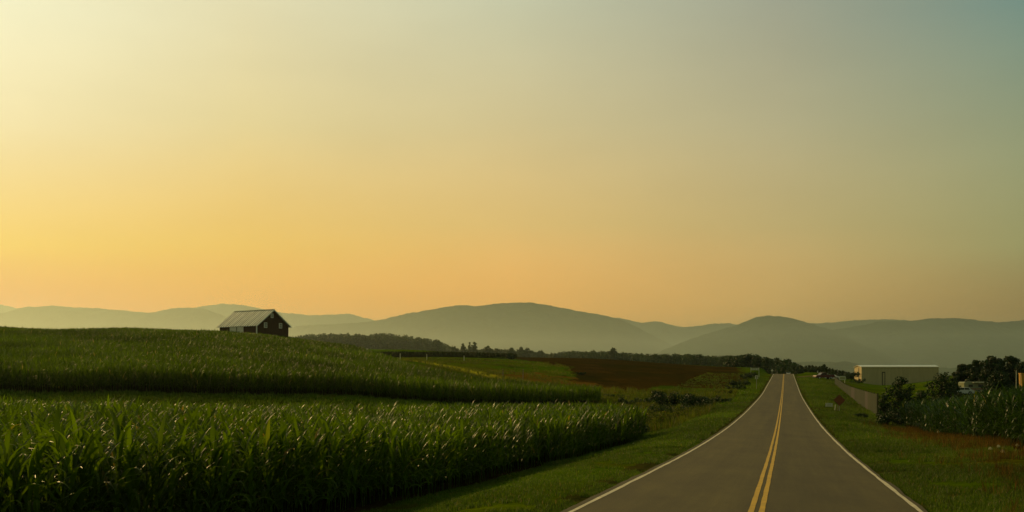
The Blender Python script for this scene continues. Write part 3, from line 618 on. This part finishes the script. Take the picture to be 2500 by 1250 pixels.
bush(1530, 118, 4.0, 1.3, "pale weedy bush behind the near corn corner", weed_g, 1300, .09, 25, G)
bush(1250, 372, 5.0, 2.6, "dark round bush ending the distant corn strip", dark_m, 900, .22, 9)
bush(1418, 252, 2.4, .9, "small bush on the left edge of the brown field", dark_m, 700, .13, 10)
bush(2104, 106, 1.5, .7, "low dark bush on the right verge below the fence", dark_m, 700, .06, 12)
bush(2172, 96, 2.6, 1.3, "dark bush at the foot of the spreading tree", dark_m, 1500, .08, 13)
bush(2200, 98, 2.4, 1.8, "leafy bush against the left end of the right corn", dark_m, 1500, .08, 14)
bush(2090, 330, 5.0, 1.9, "dark shrubs behind the arched white sign", dark_m, 900, .15, 15)
bush(2060, 380, 11.0, 3.2, "long dark hedge behind the arched white sign", dark_m, 2600, .2, 26)
bush(1978, 400, 9.0, 2.6, "dark hedge just right of the road crest", dark_m, 2200, .2, 27)
bush(2018, 315, 6.0, 2.4, "dark shrubs behind the parked pickup", dark_m, 900, .15, 16)
bush(1806, 226, 5.0, 1.7, "dark brambles at the right corner of the brown field", dark_m, 1800, .12, 28)
bush(1796, 206, 4.0, 1.2, "low olive scrub below the corner of the brown field", None, 1300, .1, 29)
bush(1760, 190, 4.5, 1.0, "low scrub under the brown field left of the road sign", weed_g, 1300, .1, 30)
bush(1822, 262, 3.0, 1.9, "dark bush behind the small white road sign", dark_m, 900, .13, 17)
bush(1840, 285, 4.0, 1.6, "dark bush under the wide white sign", dark_m, 900, .14, 18)

# ------------------------------------------------------------------ barn
red = mat("red_boards", (.075, .034, .014), rough=.85, var=.35, scale=1.5, stretch=(5, 5, .4), bump=.01)
tin = mat("weathered_tin", (.42, .41, .36), rough=.42, var=.3, scale=.8, metal=.35, c2=(.55, .5, .42), bump=.01, stretch=(3, 1, 1))
whitep = mat("white_boards", (.84, .80, .62), rough=.7, var=.12, scale=2)
darkgl = mat("dark_glass", (.02, .022, .022), rough=.15, var=.1)
tin_roof = mat("weathered_tin_rib_shade", (.80, .78, .60), rough=.4, var=.2, scale=.8, metal=.0, c2=(.95, .92, .76), stretch=(.6, 2.5, 1))
def add_rib_shade(m, period):  # dark bands multiplied into the tin colour stand in for rib shading
    t = m.node_tree; n = t.nodes; l = t.links; p = n['Principled BSDF']; src = p.inputs['Base Color'].links[0].from_socket
    w = n.new('ShaderNodeTexWave'); w.bands_direction = 'Y'; w.inputs['Scale'].default_value = 6.283 / 20 / period * 1.0; w.inputs['Distortion'].default_value = .6; w.inputs['Detail Scale'].default_value = .5
    co = n.new('ShaderNodeTexCoord'); l.new(co.outputs['Object'], w.inputs[0])
    mr = n.new('ShaderNodeMapRange'); mr.inputs['To Min'].default_value = .38; mr.inputs['To Max'].default_value = 1.15; l.new(w.outputs['Fac'], mr.inputs['Value'])
    sc = n.new('ShaderNodeVectorMath'); sc.operation = 'SCALE'; l.new(src, sc.inputs[0]); l.new(mr.outputs[0], sc.inputs['Scale']); l.new(sc.outputs[0], p.inputs['Base Color'])
add_rib_shade(tin_roof, .85)
def barn():
    bx, by = -56.1, 225.0; W_, Ln = 9.0, 13.0; zb = 5.0; ze = 10.1 - zb; zr = 13.5 - zb
    e = empty("barn", (bx, by, zb), math.atan2(.799, .602), label="red wooden barn with a pale metal roof on the corn hill", cat="barn")
    # local x: along the gable (right/back), local y: along the length (left/back)
    mb = MB(); mb.prism([(0, 0), (W_, 0), (W_, ze), (W_ / 2, zr), (0, ze)], 'y', 0, Ln); mb.build("wall", red, e)
    # board battens on walls
    mb = MB()
    for k in range(1, 26): mb.box((-.012, k * .5, ze / 2), (.02, .04, ze - .02))
    for k in range(1, 18):
        xx = k * .5; hh = ze + (zr - ze) * (1 - abs(xx - W_ / 2) / (W_ / 2)); mb.box((xx, -.012, (hh - .1) / 2), (.04, .02, hh - .15))
    mb.build("batten", red, e)
    ov = .45; sl_ = (zr - ze) / (W_ / 2); th = .10
    rb = MB()
    L1 = [(-ov, ze - ov * sl_ + .03), (W_ / 2, zr + .03), (W_ + ov, ze - ov * sl_ + .03), (W_ + ov, ze - ov * sl_ + .03 + th), (W_ / 2, zr + .03 + th * 1.25), (-ov, ze - ov * sl_ + .03 + th)]
    rb.prism(L1, 'y', -.5, Ln + .5)
    ang = math.atan(sl_); Lh = math.hypot(W_ / 2 + ov, (W_ / 2 + ov) * sl_)
    for k in range(23):
        yy = -.42 + k * (Ln + .84) / 22
        for sgn in (-1, 1):
            cx_ = W_ / 2 + sgn * (W_ / 2 + ov) / 2; cz = zr + .03 + th * 1.2 + .03 - (W_ / 2 + ov) / 2 * sl_
            rb.box((cx_, yy, cz), (Lh, .09, .07), ry=sgn * ang)
    rb.build("roof", tin_roof, e)
    rd = MB(); rd.box((W_ / 2, Ln / 2, zr + .2), (.35, Ln + 1.02, .08)); rd.build("ridge_cap", whitep, e)
    tb = MB(); tb.box((-.04, -.04, ze / 2), (.2, .2, ze - .3)); tb.build("corner_trim", whitep, e)
    vb = MB()
    for sgn in (-1, 1):
        vb.box((W_ / 2 + sgn * (W_ / 2 + ov) / 2, -.53, zr - (W_ / 2 + ov) / 2 * sl_ + .02), (Lh, .05, .2), ry=sgn * ang)
    vb.build("verge_board", whitep, e)
    for y0, y1 in ((4.45, 6.6), (6.95, 9.2)):
        db = MB(); db.box((-.08, (y0 + y1) / 2, ze / 2 - .1), (.08, y1 - y0, ze - .35)); dd = db.build("door", whitep, e)
        db = MB(); 
        for yy in (y0 + .06, y1 - .06): db.box((-.13, yy, ze / 2 - .1), (.03, .1, ze - .35))
        db.build("frame", whitep, dd)
    rl = MB(); rl.box((-.14, 6.8, ze - .2), (.08, 5.6, .1)); rl.build("door_rail", tin, e)
    for (xx, zz, w, h) in ((W_ * .5 - .25, zr - 1.25, .5, .75), (W_ * .27, ze - .05 + .05, .65, .95), (W_ * .74, ze - .0, .65, .95)):
        wb = MB(); wb.box((xx, -.05, zz), (w + .22, .06, h + .22)); w_ = wb.build("window", whitep, e)
        gb = MB()
        for sx in (-1, 1):
            for szz in (-1, 1): gb.box((xx + sx * w / 4, -.09, zz + szz * h / 4), (w / 2 - .06, .02, h / 2 - .06))
        gb.build("pane", mat("hazy_pane", (.22, .21, .17), rough=.3, var=.3), w_)
barn()

# ------------------------------------------------------------------ warehouse
cream = mat("cream_metal_siding", (.52, .40, .20), rough=.55, var=.1, scale=.6)
tansid = mat("tan_siding", (.46, .36, .17), rough=.6, var=.12, scale=.4, stretch=(3, 1, .3))
whiteroof = mat("white_metal_roof", (.92, .86, .70), rough=.3, var=.04, scale=.5, metal=.75)
darkmetal = mat("dark_metal", (.05, .035, .025), rough=.6, var=.2)
def warehouse():
    X, Y = at(2104, 400); zb = -6.2; ze = 1.35 - zb; W_, Ln = 7.6, 30.5
    e = empty("warehouse", (X, Y, zb), R(2.0), label="long tan metal warehouse with a white roof edge and sunlit end", cat="warehouse")
    pk = .62
    mb = MB(); mb.prism([(0, 0), (W_, 0), (W_, ze), (W_ / 2, ze + pk), (0, ze)], 'x', 0, Ln); mb.build("wall", tansid, e)
    mb = MB()
    for k in range(1, 38): mb.box((k * .8, -.02, ze / 2), (.06, .04, ze - .1))
    mb.build("siding_rib", tansid, e)
    mb = MB(); mb.prism([(-.35, ze - .02), (W_ / 2, ze + pk + .02), (W_ + .35, ze - .02), (W_ + .35, ze + .18), (W_ / 2, ze + pk + .24), (-.35, ze + .18)], 'x', -.3, Ln + .3); mb.build("roof", whiteroof, e)
    gt = MB(); gt.box((Ln / 2, -.43, ze + .14), (Ln + .6, .14, .3)); gt.build("gutter", whiteroof, e)
    # sunlit end wall panels with a rail across
    mb = MB(); mb.box((-.05, W_ * .32 / 2 + .05, ze / 2), (.06, W_ * .32, ze - .1)); p1 = mb.build("end_panel", cream, e)
    mb = MB(); mb.box((-.07, W_ * .70, ze / 2 - .15), (.10, W_ * .56, ze - .6)); p2 = mb.build("sliding_door", cream, e)
    mb = MB()
    for zz in (ze * .52, ze * .62): mb.box((-.16, W_ * .70, zz), (.06, W_ * .54, .09))
    mb.build("rail", darkmetal, p2)
    mb = MB()
    for zz in (ze * .53, ze * .63): mb.box((-.11, W_ * .17, zz), (.05, W_ * .30, .07))
    mb.build("rail", darkmetal, p1)
    mb = MB(); mb.box((-.09, W_ * .375, ze / 2), (.12, .28, ze - .2)); mb.build("door_post", darkmetal, e)
    mb = MB(); mb.box((8.6, -.06, ze * .40), (1.3, .1, ze * .72)); d_ = mb.build("side_door", darkmetal, e)
    mb = MB(); mb.box((8.6, -.13, ze * .40), (.7, .05, ze * .62)); mb.build("door_leaf", tansid, d_)
warehouse()

# ------------------------------------------------------------------ board fence
fm = [mat("grey_boards", (.024, .032, .011), rough=.9, var=.3, scale=1.2, stretch=(3, 3, .3)), mat("darker_boards", (.06, .05, .04), rough=.9, var=.3, scale=1.2, stretch=(3, 3, .3)), mat("pale_boards", (.032, .038, .013), rough=.9, var=.25, scale=1.2, stretch=(3, 3, .3))]
def fence():
    x0, y0 = at(2141, 118); x1, y1 = at(2038, 250); n = 26; e = empty("board_fence", (x0, y0, g1(x0, y0)), label="grey board fence running back from the tiered tree toward the pickup", cat="fence")
    z0 = e.location.z; pts = []
    for i in range(n + 1):
        f = i / n; X = x0 + (x1 - x0) * f; Y = y0 + (y1 - y0) * f; top = np.interp(Y, [118, 150, 190, 250], [962, 951, 940, 919]); zt = (HZ - top) / F * Y; pts.append((X, Y, g1(X, Y) - .15, zt))
    ang = math.atan2(y1 - y0, x1 - x0)
    for i in range(n):
        a_, b_ = pts[i], pts[i + 1]; Lg = math.hypot(b_[0] - a_[0], b_[1] - a_[1]); mb = MB(); nb = 12
        zt = (a_[3] + b_[3]) / 2; zb = min(a_[2], b_[2])
        for k in range(nb):
            f = (k + .5) / nb; cx_ = a_[0] + (b_[0] - a_[0]) * f; cy = a_[1] + (b_[1] - a_[1]) * f
            hh = zt - zb + random.uniform(-.03, .03); mb.box((cx_ - x0, cy - y0, zb - z0 + hh / 2), (Lg / nb - .02, .04 + .01 * (k % 2), hh), rz=ang)
        mb.build("panel", fm[1] if i in (9, 10, 3) else (fm[2] if i in (6, 7, 12, 2) else fm[0]), e)
    for i in range(0, n + 1):
        a_ = pts[i]; hh = a_[3] - a_[2] + .12; mb = MB(); mb.box((a_[0] - x0 + .10, a_[1] - y0 + .04, a_[2] - z0 + hh / 2), (.12, .12, hh)); mb.build("post", fm[0], e)
fence()

# ------------------------------------------------------------------ signs, posts
wood_post = mat("weathered_wood", (.16, .12, .08), rough=.9, var=.3, scale=5)
steel = mat("galvanised_steel", (.34, .31, .24), rough=.5, var=.15, metal=.4, scale=5)
sign_w = mat("white_sign_sheet", (.62, .57, .40), rough=.5, var=.08, scale=4)
sign_o = mat("orange_sign_sheet", (.20, .055, .010), rough=.5, var=.15, scale=3)
blackm = mat("black_lettering", (.02, .02, .02), rough=.6, var=.1)
greenm = mat("green_lettering", (.05, .10, .04), rough=.6, var=.1)
ROADRZ = -TH
def sign_root(name, px, d, label, cat="sign", group=None, rz=None):
    X, Y = at(px, d); return empty(name, (X, Y, g1(X, Y)), ROADRZ if rz is None else rz, label=label, cat=cat, group=group)
def text_part(txt, size, loc, m, parent, name="lettering"):
    cu = bpy.data.curves.new(name, 'FONT'); cu.body = txt; cu.size = size; cu.align_x = 'CENTER'; cu.align_y = 'CENTER'; cu.extrude = .004
    to = bpy.data.objects.new(name, cu); COL.objects.link(to); bpy.context.view_layer.update()
    me = bpy.data.meshes.new_from_object(to); bpy.data.objects.remove(to); bpy.data.curves.remove(cu)
    o = obj(name, me, m, parent); o.location = loc; o.rotation_euler = (R(90), 0, 0); return o
# diamond warning sign
e = sign_root("warning_sign", 2049, 112, "dark orange diamond warning sign on a thin post by the right lane"); h = (1026 - 992) / F * 112 + .1
zt = (HZ - 963) / F * 112 - e.location.z; zc = zt - .63
mb = MB(); mb.tube([(0, .03, -.3), (0, .03, zc + .5)], .035, 8); mb.build("post", steel, e)
mb = MB(); r_ = .63; mb.prism([(0, zc - r_), (r_, zc), (0, zc + r_), (-r_, zc)], 'y', -.03, -.01); mb.build("plate", sign_o, e)
mb = MB(); 
for q in range(4):
    a0 = [(0, -1), (1, 0), (0, 1), (-1, 0)][q]; a1 = [(1, 0), (0, 1), (-1, 0), (0, -1)][q]; k1 = .575; k2 = .60
    mb.add([(a0[0] * k1, -.034, zc + a0[1] * k1), (a1[0] * k1, -.034, zc + a1[1] * k1), (a1[0] * k2, -.034, zc + a1[1] * k2), (a0[0] * k2, -.034, zc + a0[1] * k2)], [(0, 1, 2, 3)])
mb.build("border", blackm, e)
# low white sign on two legs
e = sign_root("yard_sign", 2024, 118, "low white sign on two dark legs left of the orange diamond sign"); zt = (HZ - 984) / F * 118 - e.location.z
mb = MB(); mb.box((0, 0, zt - .2), (.78, .03, .40)); pl = mb.build("board", sign_w, e)
mb = MB()
for k in range(3): mb.box((random.uniform(-.03, .03), -.02, zt - .09 - k * .11), (.6 - .12 * (k % 2), .008, .035))
mb.build("faded_lines", greenm, pl)
for sx in (-.40, .40): mb = MB(); mb.box((sx, .03, (zt - .05) / 2 - .1), (.06, .06, zt - .05 + .2)); mb.build("leg", wood_post, e)
for i, (px_, tilt, lb) in enumerate([(2037.5, .12, "leaning white stake right of the low white sign"), (2045, 0, "short upright stake touching the diamond sign post")]):
    X, Y = at(px_, 112); mb = MB(); mb.tube([(0, 0, -.2), (tilt * .8, 0, .62)], [.045, .035], 6); o = mb.build("stake", sign_w if i == 0 else wood_post); o.location = (X, Y, g1(X, Y)); tag(o, lb, "stake", "stakes by the diamond sign")
# small white regulatory sign on the left
e = sign_root("road_sign", 1847, 205, "small white rectangular road sign left of the road"); zt = (HZ - 916.5) / F * 205 - e.location.z
mb = MB(); mb.tube([(0, .03, -.3), (0, .03, zt - .1)], .04, 8); mb.build("post", steel, e)
mb = MB(); mb.box((0, 0, zt - .36), (.60, .02, .72)); pl = mb.build("plate", sign_w, e)
mb = MB(); mb.box((.02, -.016, zt - .20), (.34, .008, .10)); mb.box((-.02, -.016, zt - .50), (.12, .008, .28)); mb.box((.13, -.016, zt - .50), (.10, .008, .28)); mb.build("marking", blackm, pl)
# wide white sign
e = sign_root("wide_sign", 1843, 290, "wide white sign on posts on the left bank near the crest"); zt = (HZ - 897.5) / F * 290 - e.location.z
mb = MB(); mb.box((0, 0, zt - .40), (2.1, .06, .62)); pl = mb.build("board", sign_w, e)
mb = MB()
for k, (xx, w) in enumerate([(-.6, .5), (.05, .55), (.65, .4)]): mb.box((xx, -.04, zt - .30), (w, .01, .13)); mb.box((xx + .05, -.04, zt - .54), (w * .8, .01, .10))
mb.build("faded_lines", mat("grey_lettering", (.12, .12, .09), rough=.7), pl)
for sx in (-1.12, 1.12): mb = MB(); mb.box((sx, 0, zt / 2 - .05), (.14, .14, zt + .25)); mb.build("post", sign_w, e)
# little diamond sign back
e = sign_root("warning_sign", 1885, 335, "tiny pale diamond sign left of the road crest"); zt = (HZ - 901) / F * 335 - e.location.z
mb = MB(); mb.tube([(0, .03, -.3), (0, .03, zt - .2)], .04, 6); mb.build("post", steel, e)
mb = MB(); mb.prism([(0, zt - .9), (.45, zt - .45), (0, zt), (-.45, zt - .45)], 'y', -.03, -.01); mb.build("plate", sign_w, e)
# arched white sign by the fence
e = sign_root("arched_sign", 2056.5, 262, "white arched sign board on two legs left of the warehouse", rz=R(-8)); zt = (HZ - 918) / F * 262 - e.location.z
prof = [(-.84, zt - 1.0), (.84, zt - 1.0), (.84, zt - .22)] + [(.84 * math.cos(a_), zt - .22 + .22 * math.sin(a_)) for a_ in np.linspace(.3, math.pi - .3, 7)] + [(-.84, zt - .22)]
mb = MB(); mb.prism(prof, 'y', -.05, .05); b_ = mb.build("board", sign_w, e)
mb = MB(); mb.prism([(x_ * .78 + .04, (z_ - zt + .5) * .68 + zt - .52) for x_, z_ in prof], 'y', -.075, -.055); mb.build("inset_panel", mat("olive_panel", (.34, .32, .15), rough=.6), b_)
for sx in (-.6, .6): mb = MB(); mb.box((sx, 0, (zt - .9) / 2 - .1), (.12, .12, zt - .9 + .2)); mb.build("leg", sign_w, e)
# white marker posts in the meadow
GP = "white marker posts in the meadow"
for (px_, d_, top, hh, lb) in [(896, 232, 850, 1.3, "white post on the hill line below the hazy wood"), (977, 255, 863, 1.4, "tallest white post at the top of the pale track"), (1042, 275, 864, 1.4, "white post in front of the distant dark corn edge"),
                               (1133, 300, 868, .8, "shortest pale post under the distant corn edge"), (1228, 208, 901, 1.1, "left of two thin grey posts in the orange meadow"), (1277, 206, 901, 1.1, "right of two thin grey posts in the orange meadow")]:
    X, Y = at(px_, d_); z = g1(X, Y); ht = max((HZ - top) / F * d_ - z, hh); mb = MB(); mb.tube([(0, 0, -.2), (0, 0, ht - .03), (0, 0, ht)], [.085, .08, .04], 8)
    o = mb.build("marker_post", sign_w if px_ < 1200 else wood_post); o.location = (X, Y, z); tag(o, lb, "post", GP)
for (px_, d_, top, rad_, c, lb) in [(2481, 150, 904, .06, sign_w, "pale slim pole against the dark tree clump"), (2492, 152, 912, .06, steel, "grey pole left of the yellow bin at the right edge")]:
    X, Y = at(px_, d_); z = g1(X, Y); mb = MB(); hh = (HZ - top) / F * d_ - z; mb.tube([(0, 0, -.3), (0, 0, hh)], [rad_, rad_ * .7], 8); o = mb.build("pole", c); o.location = (X, Y, z); tag(o, lb, "pole", "poles at the right edge")
X, Y = at(2499, 156); z = (HZ - 940) / F * 156; e = empty("yellow_bin", (X, Y, z - 1.2), label="yellow bin showing above the corn at the right edge", cat="bin")
yb = mat("yellow_plastic", (.5, .26, .03), rough=.6, var=.15)
mb = MB(); mb.prism([(-.45, 0), (.45, 0), (.55, 2.9), (-.55, 2.9)], 'y', -.4, .4); mb.build("body", yb, e)
mb = MB(); mb.box((0, 0, 2.96), (1.2, .9, .12)); mb.build("lid", yb, e)
# utility post at fence end + pale box
X, Y = at(2143.5, 116); mb = MB(); z = g1(X, Y); mb.tube([(0, 0, -.3), (0, 0, (HZ - 962) / F * 116 - z)], [.09, .07], 8); o = mb.build("fence_end_post", fm[2]); o.location = (X, Y, z); tag(o, "tall pale post at the near end of the board fence", "post")
X, Y = at(2152, 108); z = g1(X, Y); e = empty("utility_box", (X, Y, z), label="small pale utility box beside the fence end post", cat="utility box")
mb = MB(); mb.prism([(-.16, 0), (.16, 0), (.16, .42), (0, .5), (-.16, .42)], 'y', -.13, .13); mb.build("cabinet", whitep, e); mb = MB(); mb.box((0, -.14, .24), (.24, .02, .3)); mb.build("door", whitep, e)

# ------------------------------------------------------------------ vehicles
rubber = mat("tyre_rubber", (.015, .015, .015), rough=.9, var=.2)
rimm = mat("wheel_rim", (.35, .35, .33), rough=.4, metal=.8)
glassm = mat("car_glass", (.03, .035, .035), rough=.08, var=.05, spec=.8)
def wheel(parent, x, y, r=.37):
    mb = MB(); n = 18
    ring = lambda rr_, yy: [(x + rr_ * math.cos(2 * math.pi * k / n), yy, r + rr_ * math.sin(2 * math.pi * k / n)) for k in range(n)]
    A_ = ring(r, y - .11) + ring(r, y + .11); mb.add(A_, [tuple(range(n))[::-1], tuple(range(n, 2 * n))] + [(k, (k + 1) % n, n + (k + 1) % n, n + k) for k in range(n)])
    w = mb.build("wheel", rubber, parent)
    sg = -1 if y < 0 else 1; mb = MB(); A_ = ring(r * .6, y + sg * .112) + ring(r * .5, y + sg * .135); mb.add(A_, [tuple(range(n)), tuple(range(n, 2 * n))] + [(k, (k + 1) % n, n + (k + 1) % n, n + k) for k in range(n)]); mb.build("rim", rimm, w)
def vehicle(name, X, Y, rz, color, label, cat, pickup=True, zb=None):
    e = empty(name, (X, Y, g1(X, Y) if zb is None else zb), rz, label=label, cat=cat)
    pm = mat(name + "_paint", color, rough=.45, var=.05, spec=.4)
    if pickup:
        prof = [(-2.75, .45), (2.75, .45), (2.8, .75), (2.7, 1.05), (1.5, 1.15), (.2, 1.2), (-.4, 1.2), (-2.7, 1.22), (-2.8, .7)]
        cab = [(-.55, 1.19), (1.45, 1.13), (.85, 1.78), (-.35, 1.82)]; wins = [[(-.3, 1.25), (.32, 1.23), (.32, 1.70), (-.2, 1.72)], [(.42, 1.22), (1.15, 1.18), (.75, 1.68), (.42, 1.70)]]; wx = (1.75, -1.75); wd = 1.9
    else:
        prof = [(-2.2, .35), (2.2, .35), (2.25, .7), (2.1, .92), (1.2, 1.0), (-1.9, 1.02), (-2.2, .95), (-2.28, .65)]
        cab = [(-1.85, 1.0), (1.1, .98), (.45, 1.46), (-1.2, 1.48)]; wins = [[(-1.45, 1.04), (-.4, 1.03), (-.4, 1.4), (-1.15, 1.41)], [(-.3, 1.03), (.75, 1.02), (.35, 1.39), (-.3, 1.4)]]; wx = (1.4, -1.4); wd = 1.76
    mb = MB(); mb.prism(prof, 'y', -wd / 2, wd / 2); mb.build("body", pm, e)
    mb = MB(); mb.prism(cab, 'y', -wd / 2 + .12, wd / 2 - .12); c_ = mb.build("cab", pm, e)
    for sg in (-1, 1):
        for w_ in wins: mb = MB(); mb.prism(w_, 'y', sg * (wd / 2 - .12), sg * (wd / 2 - .105)); mb.build("side_window", glassm, c_)
    x0, z0 = cab[1]; x1, z1 = cab[2]; mb = MB(); k = .02
    mb.add([(x0 - .05 + k, -wd / 2 + .2, z0 + .08), (x0 - .05 + k, wd / 2 - .2, z0 + .08), (x1 + .05 + k, wd / 2 - .24, z1 - .05), (x1 + .05 + k, -wd / 2 + .24, z1 - .05)], [(0, 1, 2, 3)]); mb.build("windscreen", glassm, c_)
    x0, z0 = cab[0]; x1, z1 = cab[3]; mb = MB()
    mb.add([(x0 + .05 - k, -wd / 2 + .2, z0 + .08), (x0 + .05 - k, wd / 2 - .2, z0 + .08), (x1 - .05 - k, wd / 2 - .24, z1 - .05), (x1 - .05 - k, -wd / 2 + .24, z1 - .05)], [(0, 1, 2, 3)]); mb.build("rear_window", glassm, c_)
    for x_ in wx:
        for sg in (-1, 1): wheel(e, x_, sg * (wd / 2 - .08))
    xe = prof[-1][0]
    for sg in (-1, 1):
        mb = MB(); mb.box((xe + .02, sg * (wd / 2 - .12), .85), (.06, .16, .28)); mb.build("tail_light", mat("tail_red", (.35, .02, .015), rough=.3), e)
        mb = MB(); mb.box((prof[2][0] - .02, sg * (wd / 2 - .25), .78), (.06, .3, .16)); mb.build("headlight", mat("lamp_glass", (.3, .22, .16), rough=.5), e)
    for xb in (xe - .04, -xe): mb = MB(); mb.box((xb, 0, .52), (.12, wd - .1, .18)); mb.build("bumper", darkmetal, e)
    return e
X, Y = at(2011, 285); vehicle("pickup_truck", X, Y, math.pi + R(12), (.08, .008, .008), "dark red pickup truck parked on the right bank near the crest", "pickup truck")
X, Y = at(2034, 300); vehicle("parked_car", X, Y, R(-25), (.55, .54, .48), "pale car parked behind the pickup beside the fence", "car", False)
X, Y = from_road(415 / rc, 1.7); vehicle("oncoming_car", X, Y, math.pi / 2 - TH, (.6, .58, .5), "pale car just dipping over the crest of the road", "car", False, zb=float(road_z(np.array(415.0))))
# camper behind right corn
X, Y = at(2386, 195); e = empty("camper_trailer", (X, Y, g1(X, Y)), R(4), label="pale camper trailer with a dark window behind the right corn", cat="camper"); zt = (HZ - 932) / F * 195 - e.location.z
cm = mat("camper_cream", (.22, .23, .12), rough=.5, var=.08)
mb = MB(); mb.prism([(-3.1, .5), (2.6, .5), (3.0, 1.2), (2.5, zt - .15), (2.2, zt), (-2.9, zt), (-3.2, zt - .2)], 'y', -1.1, 1.1); mb.build("body", cm, e)
for (x_, w, h) in ((-1.9, .8, .45), (0.1, 1.0, .5), (1.6, .6, .4)):
    mb = MB(); mb.box((x_, -1.12, zt - .75), (w, .05, h)); mb.build("window", glassm, e)
mb = MB(); mb.box((0, -1.12, .95), (5.6, .03, .16)); mb.build("stripe", mat("red_stripe", (.3, .08, .05), rough=.5), e)
mb = MB(); mb.box((0, -1.5, zt - .15), (3.4, .8, .05)); mb.build("awning", sign_w, e)
for sg in (-1, 1): wheel(e, -.3, sg * 1.05, .34)
X, Y = at(2440, 190); vehicle("parked_car", X, Y, R(170), (.22, .24, .22), "grey car partly hidden right of the camper", "car", False)
X, Y = at(2345, 192); vehicle("parked_car", X, Y, R(185), (.5, .5, .46), "silver car partly hidden left of the camper", "car", False)

# ------------------------------------------------------------------ litter
lit = mat("white_litter", (.8, .66, .38), rough=.6, var=.05)
for i, (px_, d_, lb) in enumerate([(1547, 60, "white scrap of litter on the left verge"), (2352, 62, "white litter scrap nearest the corn on the right verge"), (2418, 40, "left white scrap in the red weeds"), (2438, 41, "middle white scrap in the red weeds"), (2484, 41, "right white scrap in the red weeds"), (2448, 38, "lowest white scrap in the red weeds")]):
    X, Y = at(px_, d_); mb = MB(); mb.add([(-.07, -.03, .02), (.07, -.04, .03), (.08, .05, .09), (.0, .03, .13), (-.06, .05, .07)], [(0, 1, 2, 3, 4)]); mb.box((0, 0, .03), (.12, .08, .04), rz=i)
    o = mb.build("litter", lit); o.location = (X, Y, g1(X, Y) + .06); tag(o, lb, "litter", "white litter scraps on the verges")

# ------------------------------------------------------------------ haze
hb = MB(); hb.box((0, 1000, 360), (38000, 38000, 800))
hz = hb.build("haze", None); hm = bpy.data.materials.new("haze"); hm.use_nodes = True; n = hm.node_tree.nodes; n.clear()
o_ = n.new('ShaderNodeOutputMaterial'); pv = n.new('ShaderNodeVolumePrincipled'); pv.inputs['Color'].default_value = (.58, .74, .72, 1); pv.inputs['Density'].default_value = .000050; pv.inputs['Anisotropy'].default_value = .70
hm.node_tree.links.new(pv.outputs[0], o_.inputs['Volume']); hz.data.materials.append(hm); tag(hz, "warm morning haze over the whole valley", "haze", kind='stuff')

mbx = MB(); mbx.box((0, 3825, 52), (22000, 6550, 168)); ms_ = mbx.build("mist", None); mm = bpy.data.materials.new("mist"); mm.use_nodes = True; n = mm.node_tree.nodes; n.clear()
o_ = n.new('ShaderNodeOutputMaterial'); pv = n.new('ShaderNodeVolumePrincipled'); pv.inputs['Color'].default_value = (.74, .86, .80, 1); pv.inputs['Density'].default_value = .00022; pv.inputs['Anisotropy'].default_value = .70
mm.node_tree.links.new(pv.outputs[0], o_.inputs['Volume']); ms_.data.materials.append(mm); tag(ms_, "low mist lying in the valley in front of the mountains", "mist", kind='stuff')
